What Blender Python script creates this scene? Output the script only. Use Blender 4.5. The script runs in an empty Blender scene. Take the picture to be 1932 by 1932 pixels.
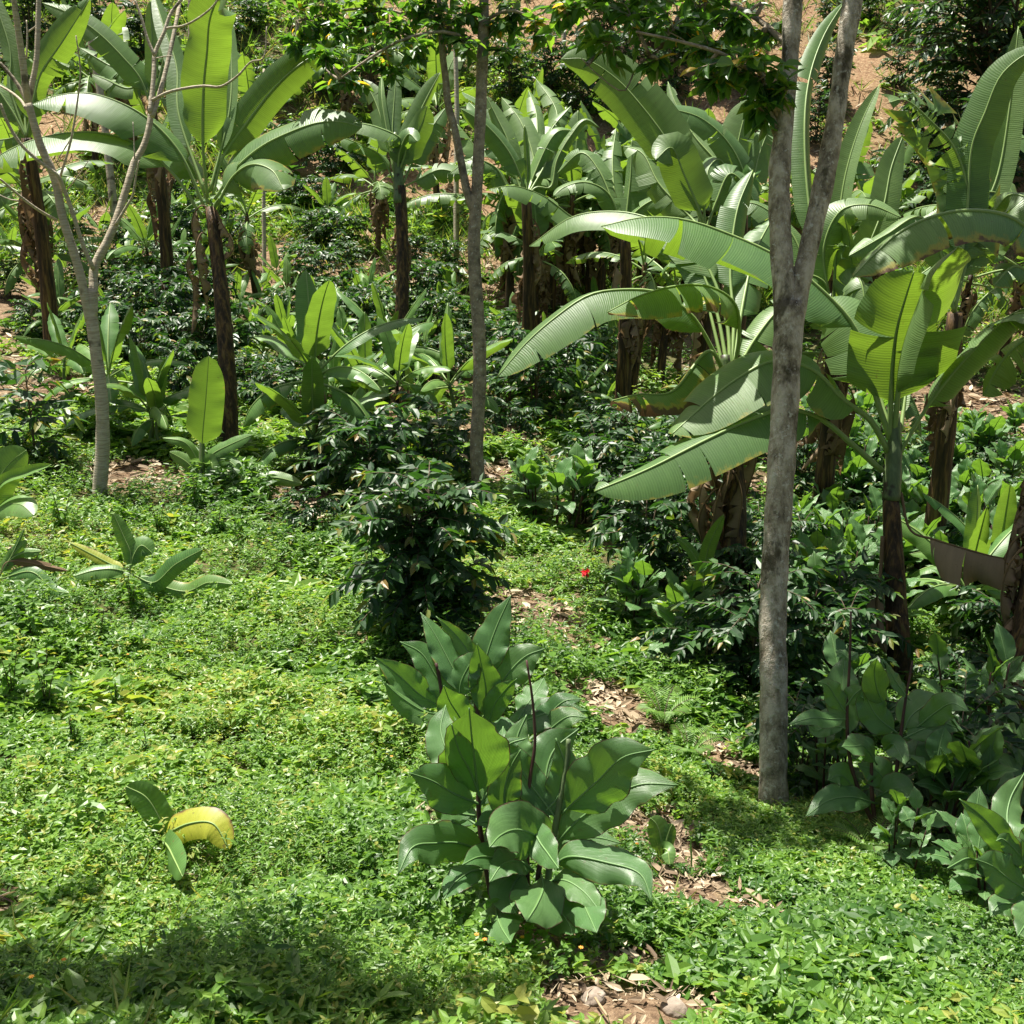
import bpy, math, random
import numpy as np
from mathutils import Vector, Matrix
R = math.radians
rng = np.random.default_rng(7)
random.seed(7)
sc = bpy.context.scene
col = sc.collection

# ------------------------------------------------------------------ camera, sky, sun, exposure
PITCH = R(18.0)
cam_d = bpy.data.cameras.new('camera'); cam = bpy.data.objects.new('camera', cam_d); col.objects.link(cam)
cam.location = (0, 0, 0); cam.rotation_euler = (math.pi/2 - PITCH, 0, 0)
cam_d.sensor_fit = 'HORIZONTAL'; cam_d.angle = R(45.0); cam_d.clip_start = 0.05; cam_d.clip_end = 600
sc.camera = cam
SUN_AZ, SUN_EL = R(-35), R(67)          # azimuth measured from +Y (ahead) towards +X (right)
world = bpy.data.worlds.new('World'); sc.world = world; world.use_nodes = True
wn = world.node_tree; bg = wn.nodes['Background']
sky = wn.nodes.new('ShaderNodeTexSky'); sky.sky_type = 'NISHITA'; sky.sun_disc = False
sky.dust_density = 4.0; sky.ozone_density = 0.3; sky.sun_elevation = SUN_EL; sky.sun_rotation = SUN_AZ
wn.links.new(sky.outputs[0], bg.inputs[0]); bg.inputs[1].default_value = 0.046
sd = bpy.data.lights.new('sun', 'SUN'); sun = bpy.data.objects.new('sun', sd); col.objects.link(sun)
sd.energy = 5.0; sd.angle = R(0.53); sd.color = (1.0, 0.95, 0.86)
sv = Vector((math.sin(SUN_AZ)*math.cos(SUN_EL), math.cos(SUN_AZ)*math.cos(SUN_EL), math.sin(SUN_EL)))
sun.rotation_euler = sv.to_track_quat('Z', 'Y').to_euler()
vs = sc.view_settings; vs.view_transform = 'Standard'; vs.look = 'None'; vs.exposure = 1.28; vs.gamma = 1.0
try: vs.use_curve_mapping = False
except Exception: pass
cy = sc.cycles; cy.max_bounces = 6; cy.diffuse_bounces = 3; cy.glossy_bounces = 2; cy.transmission_bounces = 4
cy.transparent_max_bounces = 4; cy.use_denoising = True; cy.caustics_reflective = False; cy.caustics_refractive = False

# ------------------------------------------------------------------ noise and terrain
_lat = np.random.default_rng(3).random((256, 256))
def vnoise(x, y, s=1.0, off=0.0):
    x = np.asarray(x, float)*s + 37.1 + off; y = np.asarray(y, float)*s + 11.7 + off*1.7
    xi = np.floor(x).astype(int); yi = np.floor(y).astype(int); fx = x-xi; fy = y-yi
    fx = fx*fx*(3-2*fx); fy = fy*fy*(3-2*fy)
    g = lambda a, b: _lat[a % 256, b % 256]
    return (g(xi, yi)*(1-fx)+g(xi+1, yi)*fx)*(1-fy) + (g(xi, yi+1)*(1-fx)+g(xi+1, yi+1)*fx)*fy
def fbm(x, y, s=1.0, off=0.0):
    return (vnoise(x, y, s, off) + .5*vnoise(x, y, 2.1*s, off+5) + .25*vnoise(x, y, 4.3*s, off+9))/1.75
_py = np.array([-60, -30, -5, 0, 2, 4, 6, 9, 12.5, 17, 22, 27, 36, 60, 130.])
_pz = np.array([12, 6, -.4, -1.6, -2.25, -2.95, -3.42, -3.75, -3.88, -3.85, -3.3, -2.2, 2.9, 18, 52.])
_ty = np.linspace(-60, 130, 1901); _tz = np.interp(_ty, _py, _pz)
_k = np.hanning(17); _k /= _k.sum(); _tz = np.convolve(np.pad(_tz, 8, mode='edge'), _k, 'valid')
def H(x, y):
    x = np.asarray(x, float); y = np.asarray(y, float)
    z = np.interp(y, _ty, _tz)
    lat = np.interp(y, [-10, 0, 4, 6, 14, 30, 60], [.4, .45, .7, 1, 1, .5, .3])
    z = z - 1.9*np.tanh(x*0.14/1.9)*lat
    z = z + .10*(fbm(x, y, .9)-.5) + .04*(vnoise(x, y, 3.1)-.5)
    z = z + np.clip((y-25)/8, 0, 1)*1.0*(fbm(x, y, .22, 3)-.5)
    return z
F0 = 966/math.tan(R(22.5))
def ray(px, py):                        # direction (world) through a point measured on a 1932-wide picture
    a, b = (px-966)/F0, (py-966)/F0
    cp, sp = math.cos(PITCH), math.sin(PITCH)
    return np.array([a, cp-b*sp, -sp-b*cp])
def at(px, py, d): return ray(px, py)*d
def ground(px, py):
    r = ray(px, py); t = np.linspace(1.5, 90, 6000); P = r[None]*t[:, None]
    i = int(np.argmax(P[:, 2] < H(P[:, 0], P[:, 1])))
    lo, hi = t[max(i-1, 0)], t[i]
    for _ in range(20):
        m = .5*(lo+hi)
        if r[2]*m < H(r[0]*m, r[1]*m): hi = m
        else: lo = m
    p = r*hi; p[2] = H(p[0], p[1]); return p, hi
FR = {0: (0, 0, 1), 1: (0, 0, 1/3), 2: (644, 0, 1/3), 3: (1288, 0, 1/3), 4: (0, 552.4, 1/3), 5: (644, 552.4, 1/3), 6: (1288, 552.4, 1/3),
      7: (631.4, 1065.4, .3676), 8: (868.1, 118.4, .3268), 9: (1537.4, 236.8, .2042), 10: (1458.5, 1026, .2451), 11: (1221.7, 1104.9, .3676),
      12: (0, 157.8, .25)}
def cv(k, pts):
    ox, oy, s = FR[k]; return [(ox+p[0]*s, oy+p[1]*s) + tuple(p[2:]) for p in pts]

# ------------------------------------------------------------------ materials
def new_mat(name):
    m = bpy.data.materials.new(name); m.use_nodes = True; nt = m.node_tree; nt.nodes.clear()
    return m, nt, nt.nodes, nt.links
class NB:
    def __init__(s, nt): s.nt = nt; s.n = nt.nodes; s.l = nt.links
    def node(s, t, **kw):
        n = s.n.new(t)
        for k, v in kw.items(): setattr(n, k, v)
        return n
    def put(s, sock, v):
        if hasattr(v, 'is_output') or isinstance(v, bpy.types.NodeSocket): s.l.new(v, sock)
        else: sock.default_value = v
    def math(s, op, a, b=0.0, c=None, clamp=False):
        n = s.node('ShaderNodeMath', operation=op, use_clamp=clamp); s.put(n.inputs[0], a); s.put(n.inputs[1], b)
        if c is not None: s.put(n.inputs[2], c)
        return n.outputs[0]
    def mix(s, f, a, b, blend='MIX'):
        n = s.node('ShaderNodeMix', data_type='RGBA', blend_type=blend); s.put(n.inputs[0], f)
        for i, v in ((6, a), (7, b)): s.put(n.inputs[i], v if not isinstance(v, tuple) else (*v, 1.0)[:4])
        return n.outputs[2]
    def noise(s, vec, scale, detail=3.0, rough=.55):
        n = s.node('ShaderNodeTexNoise'); n.inputs['Scale'].default_value = scale; n.inputs['Detail'].default_value = detail
        n.inputs['Roughness'].default_value = rough
        if vec is not None: s.l.new(vec, n.inputs['Vector'])
        return n.outputs['Fac']
    def ramp(s, f, stops, interp='LINEAR'):
        n = s.node('ShaderNodeValToRGB'); cr = n.color_ramp; cr.interpolation = interp
        while len(cr.elements) < len(stops): cr.elements.new(.5)
        for e, (p, c) in zip(cr.elements, stops): e.position = p; e.color = (*c, 1.0) if len(c) == 3 else c
        s.put(n.inputs[0], f); return n.outputs[0]
    def step(s, f, lo, hi):
        n = s.node('ShaderNodeMapRange', interpolation_type='SMOOTHSTEP'); s.put(n.inputs[0], f); s.put(n.inputs[1], lo); s.put(n.inputs[2], hi)
        return n.outputs[0]
    def scalev(s, vec, v):
        n = s.node('ShaderNodeVectorMath', operation='MULTIPLY'); s.l.new(vec, n.inputs[0]); n.inputs[1].default_value = v; return n.outputs[0]
def leafy(b, colr, trans, fac, rough, spec=.5, bump=None, bstr=.3, bdist=.004):
    p = b.node('ShaderNodeBsdfPrincipled'); b.put(p.inputs['Base Color'], colr); p.inputs['Roughness'].default_value = rough
    p.inputs['Specular IOR Level'].default_value = spec
    t = b.node('ShaderNodeBsdfTranslucent'); b.put(t.inputs[0], trans)
    if bump is not None:
        bn = b.node('ShaderNodeBump'); bn.inputs['Strength'].default_value = bstr; bn.inputs['Distance'].default_value = bdist
        b.l.new(bump, bn.inputs['Height']); b.l.new(bn.outputs[0], p.inputs['Normal']); b.l.new(bn.outputs[0], t.inputs['Normal'])
    mx = b.node('ShaderNodeMixShader'); b.put(mx.inputs[0], fac); b.l.new(p.outputs[0], mx.inputs[1]); b.l.new(t.outputs[0], mx.inputs[2])
    o = b.node('ShaderNodeOutputMaterial'); b.l.new(mx.outputs[0], o.inputs[0])
def blade_mat(name, c1, c2, trans, fac, rough, veins, edge=(.13, .075, .035), yellow=(.36, .30, .05), slant=0.0, margin=None, spec=.5):
    m, nt, _, _ = new_mat(name); b = NB(nt)
    uv = b.node('ShaderNodeUVMap').outputs[0]; sx = b.node('ShaderNodeSeparateXYZ'); b.l.new(uv, sx.inputs[0]); u, v = sx.outputs[0], sx.outputs[1]
    av = b.math('ABSOLUTE', v)
    rn = b.node('ShaderNodeAttribute', attribute_name='rnd').outputs['Fac']; dr = b.node('ShaderNodeAttribute', attribute_name='dry').outputs['Fac']
    geo = b.node('ShaderNodeTexCoord').outputs['Object']
    uu = b.math('SUBTRACT', u, b.math('MULTIPLY', av, slant))
    vein = b.math('MULTIPLY_ADD', b.math('SINE', b.math('MULTIPLY', uu, veins)), .5, .5)
    cb = b.node('ShaderNodeCombineXYZ'); b.l.new(uu, cb.inputs[0]); b.l.new(b.math('MULTIPLY', v, .03), cb.inputs[1]); b.l.new(rn, cb.inputs[2])
    stripe = b.noise(cb.outputs[0], 26.0, 4.0, .6)
    blot = b.noise(geo, 3.0, 3.0)
    c = b.mix(b.step(rn, 0.0, 1.0), c1, c2)
    c = b.mix(.55, c, b.ramp(stripe, [(.25, (.72, .74, .7)), (.75, (1.25, 1.22, 1.2))]), 'MULTIPLY')
    c = b.mix(b.math('MULTIPLY', vein, .0 if ('dry' in name or 'yellow' in name) else .42 if 'canna' in name else .2), c, tuple(min(1, x*1.9+.01) for x in c2))
    c = b.mix(.5, c, b.ramp(blot, [(.3, (.75, .78, .8)), (.7, (1.25, 1.2, 1.1))]), 'MULTIPLY')
    tr = b.mix(.5, trans, b.ramp(stripe, [(.25, (.7, .7, .7)), (.75, (1.2, 1.2, 1.2))]), 'MULTIPLY')
    en = b.noise(geo, 9.0, 4.0, .65)
    e = b.math('ADD', b.math('ADD', av, b.math('MULTIPLY', b.math('SUBTRACT', en, .5), .9)), b.math('MULTIPLY', dr, .85))
    sp = b.math('MULTIPLY', b.step(b.noise(geo, 34.0, 3.0, .6), .66, .72), b.step(b.noise(geo, 2.2, 2.0), .46, .60)); c = b.mix(b.math('MULTIPLY', sp, .75), c, (.15, .11, .04)); tr = b.mix(b.math('MULTIPLY', sp, .7), tr, (.14, .09, .03))
    ye = b.step(e, 1.10, 1.30); br = b.step(e, 1.27, 1.40)
    c = b.mix(b.math('MULTIPLY', ye, .8), c, yellow); c = b.mix(br, c, edge)
    tr = b.mix(b.math('MULTIPLY', ye, .8), tr, tuple(x*1.4 for x in yellow)); tr = b.mix(br, tr, tuple(x*.6 for x in edge))
    if margin:
        mg = b.step(b.math('ADD', av, b.math('MULTIPLY', b.math('SUBTRACT', en, .5), .06)), .955, .99); c = b.mix(mg, c, margin); tr = b.mix(mg, tr, margin)
        rib = b.math('SUBTRACT', 1.0, b.step(av, .02, .10)); c = b.mix(b.math('MULTIPLY', rib, .55), c, (.20, .32, .10))
    leafy(b, c, tr, fac, rough, spec, b.math('ADD', b.math('MULTIPLY', vein, .0 if 'dry' in name else .35), b.math('MULTIPLY', stripe, 1.2)), .12 if ('yellow' in name or 'young' in name) else .4, .006)
    return m
def mass_mat(name, stops, trans, fac, rough, spec=.5):
    m, nt, _, _ = new_mat(name); b = NB(nt)
    rn = b.node('ShaderNodeAttribute', attribute_name='rnd').outputs['Fac']
    c = b.ramp(rn, stops); tr = b.mix(1.0, c, trans, 'MULTIPLY')
    leafy(b, c, tr, fac, rough, spec); return m
def solid_mat(name, fn, rough=.8, spec=.3, bump=None):
    m, nt, _, _ = new_mat(name); b = NB(nt)
    tc = b.node('ShaderNodeTexCoord').outputs['Object']
    c, h = fn(b, tc)
    p = b.node('ShaderNodeBsdfPrincipled'); b.put(p.inputs['Base Color'], c); p.inputs['Roughness'].default_value = rough
    p.inputs['Specular IOR Level'].default_value = spec
    if h is not None:
        bn = b.node('ShaderNodeBump'); bn.inputs['Strength'].default_value = .7; bn.inputs['Distance'].default_value = bump or .01
        b.l.new(h, bn.inputs['Height']); b.l.new(bn.outputs[0], p.inputs['Normal'])
    o = b.node('ShaderNodeOutputMaterial'); b.l.new(p.outputs[0], o.inputs[0]); return m
M = {}
M['banana'] = blade_mat('banana_blade', (.070, .145, .048), (.125, .205, .075), (.30, .50, .035), .30, .42, 330.0, spec=.4)
M['young'] = blade_mat('young_banana_blade', (.060, .150, .042), (.120, .225, .055), (.29, .50, .040), .28, .42, 360.0)
M['canna'] = blade_mat('canna_blade', (.058, .145, .050), (.095, .185, .062), (.28, .56, .040), .25, .36, 420.0, slant=.35, margin=(.09, .035, .03))
M['yellow'] = blade_mat('yellowed_blade', (.42, .44, .05), (.36, .42, .06), (.50, .50, .04), .35, .45, 300.0, edge=(.16, .09, .04))
M['dry'] = blade_mat('dry_blade', (.16, .105, .065), (.36, .27, .185), (.25, .16, .08), .22, .8, 200.0, edge=(.10, .06, .04), yellow=(.20, .13, .08), spec=.2)
M['cannarib'] = solid_mat('canna_midrib', lambda b, t: (b.mix(b.noise(t, 5), (.09, .19, .06), (.15, .26, .09)), None), .5, .4)
M['rib'] = solid_mat('midrib', lambda b, t: (b.mix(b.noise(t, 5), (.16, .26, .07), (.26, .36, .12)), None), .45, .4)
M['dryrib'] = solid_mat('dry_midrib', lambda b, t: (b.mix(b.noise(t, 9), (.13, .08, .04), (.22, .15, .08)), None), .8)
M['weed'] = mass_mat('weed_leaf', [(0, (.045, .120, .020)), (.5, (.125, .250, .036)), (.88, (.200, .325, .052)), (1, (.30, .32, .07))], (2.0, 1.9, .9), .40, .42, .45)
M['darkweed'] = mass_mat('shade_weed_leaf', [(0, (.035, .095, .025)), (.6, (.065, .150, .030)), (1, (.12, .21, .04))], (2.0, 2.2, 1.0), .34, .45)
M['coffee'] = mass_mat('coffee_leaf', [(0, (.015, .044, .015)), (.55, (.030, .080, .022)), (.80, (.055, .125, .028)), (.90, (.11, .17, .03)), (1, (.20, .13, .04))], (3.4, 3.8, 1.2), .2, .44, .4)
M['coffee_far'] = mass_mat('coffee_leaf_far', [(0, (.018, .048, .018)), (.6, (.032, .078, .024)), (1, (.08, .14, .03))], (3.0, 3.2, 1.2), .22, .45, .4)
M['tree'] = mass_mat('tree_leaf', [(0, (.030, .085, .022)), (.6, (.055, .13, .028)), (.93, (.12, .20, .035)), (1, (.36, .24, .04))], (3.6, 3.4, 1.0), .40, .38, .5)
M['straw'] = mass_mat('straw', [(0, (.10, .068, .043)), (.5, (.33, .25, .16)), (1, (.62, .53, .38))], (.8, .7, .5), .15, .7, .2)
M['grass'] = mass_mat('grass_blade', [(0, (.07, .15, .025)), (.6, (.13, .22, .04)), (1, (.30, .28, .10))], (2.0, 2.0, .9), .35, .5)
M['fern'] = mass_mat('fern_leaf', [(0, (.09, .20, .03)), (1, (.17, .29, .05))], (2.2, 2.2, 1.), .38, .5)
M['flower_red'] = mass_mat('red_petal', [(0, (.55, .01, .03)), (1, (.75, .03, .04))], (1, 1, 1), .3, .5)
M['flower_orange'] = mass_mat('orange_petal', [(0, (.65, .22, .02)), (1, (.8, .45, .03))], (1, 1, 1), .3, .5)
def f_bark(b, t):
    n1 = b.noise(b.scalev(t, (1, 1, .55)), 11, 6, .72); n2 = b.noise(t, 27, 5, .75); n3 = b.noise(b.scalev(t, (1, 1, .5)), 4.6, 5, .7)
    c = b.ramp(n1, [(.33, (.09, .072, .050)), (.47, (.33, .285, .21)), (.60, (.58, .52, .42))])
    c = b.mix(b.math('MULTIPLY', b.step(n2, .56, .63), .8), c, (.62, .60, .52))
    c = b.mix(b.math('MULTIPLY', b.step(n3, .53, .63), .85), c, (.06, .052, .028))
    return c, b.math('ADD', n1, b.math('MULTIPLY', n2, .6))
def f_bark_dark(b, t):
    n1 = b.noise(t, 11, 5, .65); n2 = b.noise(t, 46, 4, .7); n3 = b.noise(t, 2.2, 3)
    c = b.ramp(n1, [(.30, (.13, .105, .075)), (.55, (.33, .27, .195)), (.72, (.46, .39, .29))])
    c = b.mix(b.math('MULTIPLY', b.step(n2, .57, .66), .8), c, (.56, .55, .48))
    c = b.mix(b.math('MULTIPLY', b.step(n3, .58, .70), .7), c, (.05, .045, .03))
    return c, b.math('ADD', n1, b.math('MULTIPLY', n2, .5))
def f_bark_pale(b, t):
    ring = b.noise(b.scalev(t, (2.0, 2.0, 22.0)), 4, 3, .6); n2 = b.noise(t, 26, 4, .7)
    c = b.ramp(ring, [(.3, (.27, .225, .155)), (.55, (.44, .385, .28)), (.75, (.54, .48, .36))])
    c = b.mix(b.math('MULTIPLY', b.step(n2, .55, .68), .6), c, (.45, .45, .40))
    c = b.mix(b.math('MULTIPLY', b.step(b.noise(t, 4), .60, .68), .8), c, (.06, .05, .03))
    return c, b.math('ADD', ring, n2)
def f_pseudo(b, t):
    s1 = b.noise(b.scalev(t, (9.0, 9.0, .9)), 2.4, 4, .65); s2 = b.noise(b.scalev(t, (20.0, 20.0, 2.5)), 2.0, 3)
    c = b.ramp(s1, [(.34, (.014, .010, .007)), (.50, (.055, .032, .015)), (.60, (.15, .085, .03)), (.72, (.12, .13, .035))])
    c = b.mix(b.math('MULTIPLY', b.step(s2, .58, .7), .4), c, (.24, .16, .08)); return c, b.math('ADD', s1, s2)
def f_pseudo_green(b, t):
    s1 = b.noise(b.scalev(t, (9.0, 9.0, .9)), 2.4, 4, .65); s2 = b.noise(t, 5, 3)
    c = b.ramp(s1, [(.3, (.055, .085, .035)), (.55, (.12, .17, .07)), (.75, (.19, .24, .11))])
    c = b.mix(b.step(s2, .58, .66), c, (.03, .02, .012)); return c, s1
def f_stem(b, t): return b.ramp(b.noise(t, 12), [(.3, (.035, .018, .016)), (.7, (.10, .045, .035))]), None
def f_twig(b, t): return b.ramp(b.noise(t, 14), [(.3, (.07, .05, .03)), (.7, (.17, .13, .09))]), None
def f_rock(b, t):
    n = b.noise(t, 7, 5, .65); return b.ramp(n, [(.3, (.16, .12, .09)), (.7, (.42, .36, .29))]), n
M['bark'] = solid_mat('mottled_bark', f_bark, .85, .2, .035); M['barkdark'] = solid_mat('lichen_bark', f_bark_dark, .85, .2, .03)
M['barkpale'] = solid_mat('ringed_pale_bark', f_bark_pale, .8, .2, .01)
M['pseudo'] = solid_mat('banana_stem', f_pseudo, .6, .3, .02); M['pseudog'] = solid_mat('green_banana_stem', f_pseudo_green, .45, .4, .008)
M['stem'] = solid_mat('dark_red_stem', f_stem, .5); M['twig'] = solid_mat('twig_bark', f_twig, .8); M['rock'] = solid_mat('tan_stone', f_rock, .9, .2, .02)
M['reed'] = solid_mat('dry_stalk', lambda b, t: (b.mix(b.noise(t, 8), (.22, .15, .08), (.40, .31, .19)), None), .8)

# ------------------------------------------------------------------ mesh helpers
def mesh_from(name, V, counts, loops, mats, rnd=None, dry=None, uv=None, mi=None, smooth=True):
    me = bpy.data.meshes.new(name); V = np.asarray(V, np.float32); counts = np.asarray(counts, np.int32); loops = np.asarray(loops, np.int32)
    me.vertices.add(len(V)); me.vertices.foreach_set('co', V.ravel())
    me.loops.add(len(loops)); me.loops.foreach_set('vertex_index', loops)
    me.polygons.add(len(counts)); st = np.zeros(len(counts), np.int32); st[1:] = np.cumsum(counts)[:-1]
    me.polygons.foreach_set('loop_start', st); me.polygons.foreach_set('loop_total', counts)
    if mi is not None: me.polygons.foreach_set('material_index', np.asarray(mi, np.int32))
    me.polygons.foreach_set('use_smooth', np.full(len(counts), smooth))
    for m in mats: me.materials.append(m)
    if rnd is not None:
        a = me.attributes.new('rnd', 'FLOAT', 'POINT'); a.data.foreach_set('value', np.asarray(rnd, np.float32))
    if dry is not None:
        a = me.attributes.new('dry', 'FLOAT', 'POINT'); a.data.foreach_set('value', np.asarray(dry, np.float32))
    if uv is not None:
        l = me.uv_layers.new(name='UVMap'); l.data.foreach_set('uv', np.asarray(uv, np.float32)[loops].ravel())
    me.update(calc_edges=True); me.validate(); return me
def link(name, me, parent=None, loc=None):
    o = bpy.data.objects.new(name, me); col.objects.link(o)
    if parent is not None: o.parent = parent
    if loc is not None: o.location = loc
    return o
def tag(o, label, cat, group=None, kind=None):
    if label: o['label'] = label
    if cat: o['category'] = cat
    if group: o['group'] = group
    if kind: o['kind'] = kind
    return o
def thing(name, loc, label, cat, group=None):
    o = bpy.data.objects.new(name, None); col.objects.link(o); o.location = [float(c) for c in loc]; o.empty_display_size = .1
    return tag(o, label, cat, group)
def dup(o, loc, rz, s, label, group=None, lean=(0, 0)):
    c = o.copy(); col.objects.link(c); c.location = [float(v) for v in loc]; c.rotation_euler = (*lean, rz); c.scale = (s, s, s)
    c['label'] = label
    if group: c['group'] = group
    elif 'group' in c.keys(): del c['group']
    for ch in o.children:
        d = ch.copy(); col.objects.link(d); d.parent = c
    return c
class MB:
    def __init__(s): s.V = []; s.c = []; s.l = []; s.m = []; s.r = []; s.d = []; s.uv = []
    def quads(s, P, uv, mi, rnd, dry):            # P: (n, m, 3) grid
        n, m = P.shape[:2]; b = len(s.V)
        s.V += P.reshape(-1, 3).tolist(); s.uv += uv.reshape(-1, 2).tolist(); s.r += [rnd]*(n*m)
        s.d += (dry.reshape(-1).tolist() if hasattr(dry, 'reshape') else [dry]*(n*m))
        for i in range(n-1):
            for j in range(m-1):
                a = b+i*m+j; s.l += [a, a+1, a+m+1, a+m]; s.c.append(4); s.m.append(mi)
    def tube(s, pts, rad, sides=6, mi=0, rnd=.5, jit=0.0, caps=True):
        P = np.asarray(pts, float); n = len(P); rad = np.broadcast_to(np.asarray(rad, float), (n,))
        T = np.gradient(P, axis=0); T /= np.linalg.norm(T, axis=1)[:, None]+1e-9
        ref = np.array([1., 0, 0]) if abs(T[0, 0]) < .8 else np.array([0, 1., 0])
        b = len(s.V); a = np.linspace(0, 2*np.pi, sides, endpoint=False)
        for i in range(n):
            A = ref-T[i]*ref.dot(T[i]); A /= np.linalg.norm(A)+1e-9; B = np.cross(T[i], A); ref = A
            rr = rad[i]*(1+jit*(np.random.default_rng(int(abs(P[i].sum()*1e4)) % 99991).random(sides)-.5))
            s.V += (P[i]+rr[:, None]*(np.cos(a)[:, None]*A+np.sin(a)[:, None]*B)).tolist()
            s.uv += [[0, 0]]*sides; s.r += [rnd]*sides; s.d += [0.]*sides
        for i in range(n-1):
            for j in range(sides):
                k = (j+1) % sides; s.l += [b+i*sides+j, b+i*sides+k, b+(i+1)*sides+k, b+(i+1)*sides+j]; s.c.append(4); s.m.append(mi)
        if caps:
            s.l += [b+(n-1)*sides+j for j in range(sides)]; s.c.append(sides); s.m.append(mi)
            s.l += [b+j for j in reversed(range(sides))]; s.c.append(sides); s.m.append(mi)
    def mesh(s, name, mats): return mesh_from(name, s.V, s.c, s.l, mats, s.r, s.d, s.uv, s.m)
def spline(pts, n):
    P = np.asarray(pts, float)
    if len(P) == 2: return P[0]+(P[1]-P[0])*np.linspace(0, 1, n)[:, None]
    d = np.r_[0, np.cumsum(np.linalg.norm(np.diff(P, axis=0), axis=1)**.5+1e-6)]
    Q = np.vstack([2*P[0]-P[1], P, 2*P[-1]-P[-2]]); k = np.r_[2*d[0]-d[1], d, 2*d[-1]-d[-2]]
    out = []
    for t in np.linspace(0, d[-1], n):
        i = min(max(np.searchsorted(d, t, 'right')-1, 0), len(P)-2)
        p0, p1, p2, p3 = Q[i:i+4]; t0, t1, t2, t3 = k[i:i+4]
        a1 = (t1-t)/(t1-t0)*p0+(t-t0)/(t1-t0)*p1; a2 = (t2-t)/(t2-t1)*p1+(t-t1)/(t2-t1)*p2; a3 = (t3-t)/(t3-t2)*p2+(t-t2)/(t3-t2)*p3
        b1 = (t2-t)/(t2-t0)*a1+(t-t0)/(t2-t0)*a2; b2 = (t3-t)/(t3-t1)*a2+(t-t1)/(t3-t1)*a3
        out.append((t2-t)/(t2-t1)*b1+(t-t1)/(t2-t1)*b2)
    return np.array(out)
def w_banana(s): return np.clip(s/.10, 0, 1)**.55*np.clip(1-np.clip((s-.45)/.55, 0, 1)**2.6, 0, 1)**.75
def w_canna(s): return np.clip(np.sin(np.pi*np.clip(s, 0, 1)**.74), 0, 1)**.85*np.where(s > .78, 1-.35*(s-.78)/.22, 1)
def add_leaf(mb, pts, hw, nref, droop=(25, 25), curl=12, pf=.2, tears=4, wave=.0, dry=0.0, rnd=.5, prof=w_banana, ribr=.016, n=30, m=5, lr=None, mi=(0, 1), gap=.10, notch=0.0):
    lr = lr or rng
    P = spline(pts, n+1); L = np.r_[0, np.cumsum(np.linalg.norm(np.diff(P, axis=0), axis=1))]; t = L/L[-1]
    T = np.gradient(P, axis=0); T /= np.linalg.norm(T, axis=1)[:, None]+1e-9
    N0 = np.asarray(nref, float); N = N0[None]-T*(T@N0)[:, None]; nn = np.linalg.norm(N, axis=1)[:, None]
    N = N/np.maximum(nn, 1e-6)
    for i in range(1, len(N)):
        if nn[i] < .12: N[i] = N[i-1]-T[i]*T[i].dot(N[i-1]); N[i] /= np.linalg.norm(N[i])+1e-9
    S = np.cross(T, N)
    mb.tube(P, ribr*(1-.86*t)+.002, 6, mi[1], rnd)
    ph = lr.random()*9
    for side, dr in ((1, droop[0]), (-1, droop[1])):
        cuts = [pf]+sorted(pf+(1-pf)*(.06+.88*lr.random(tears)))+[1.0]
        for a, bb in zip(cuts[:-1], cuts[1:]):
            if bb-a < .012: continue
            k = max(3, int(round((bb-a)*n*1.1))+1)
            tt = np.linspace(a, bb, k)
            ii = lambda X: np.stack([np.interp(tt, t, X[:, q]) for q in range(3)], 1)
            C, TT, NN, SS = ii(P), ii(T), ii(N), ii(S)
            s = (tt-pf)/(1-pf); W = hw*prof(s)
            if notch: W = W*(1-notch*np.clip(vnoise(s*7+ph, s*0+side, 1.0)-.35, 0, 1))
            dj = ((lr.random()-.5)*(20+.55*abs(dr))+(lr.random() < .14)*30) if tears else 0; gj = gap*(.3+1.5*lr.random())
            g = np.zeros((k, m+1, 3)); uv = np.zeros((k, m+1, 2)); cur = C.copy(); g[:, 0] = cur; uv[:, 0, 0] = tt*L[-1]
            xs = (tt-a)/(bb-a)
            for j in range(1, m+1):
                v = j/m; ang = R(dr+dj)*(.45+.75*v)+R(curl)*v*v
                ang = ang+wave*np.sin(s*19+ph+side)*v+.4*wave*np.sin(s*43+ph*2)*v
                d = side*SS*np.cos(ang)[:, None]-NN*np.sin(ang)[:, None]
                cur = cur+d*(W/m)[:, None]
                sh = np.zeros(k)
                if a > pf: sh += gj*(1-xs)**3*.30
                if bb < 1: sh -= gj*xs**3*.30
                g[:, j] = cur+TT*(sh*v*v*hw*2+.18*W*v*v)[:, None]; uv[:, j, 0] = tt*L[-1]; uv[:, j, 1] = side*v
            if side < 0: g = g[:, ::-1]; uv = uv[:, ::-1]
            dd = np.broadcast_to(dry*(.55+.9*lr.random()), (k, m+1)) if dry else np.zeros((k, m+1))
            mb.quads(g, uv, mi[0], rnd, np.array(dd))
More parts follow.
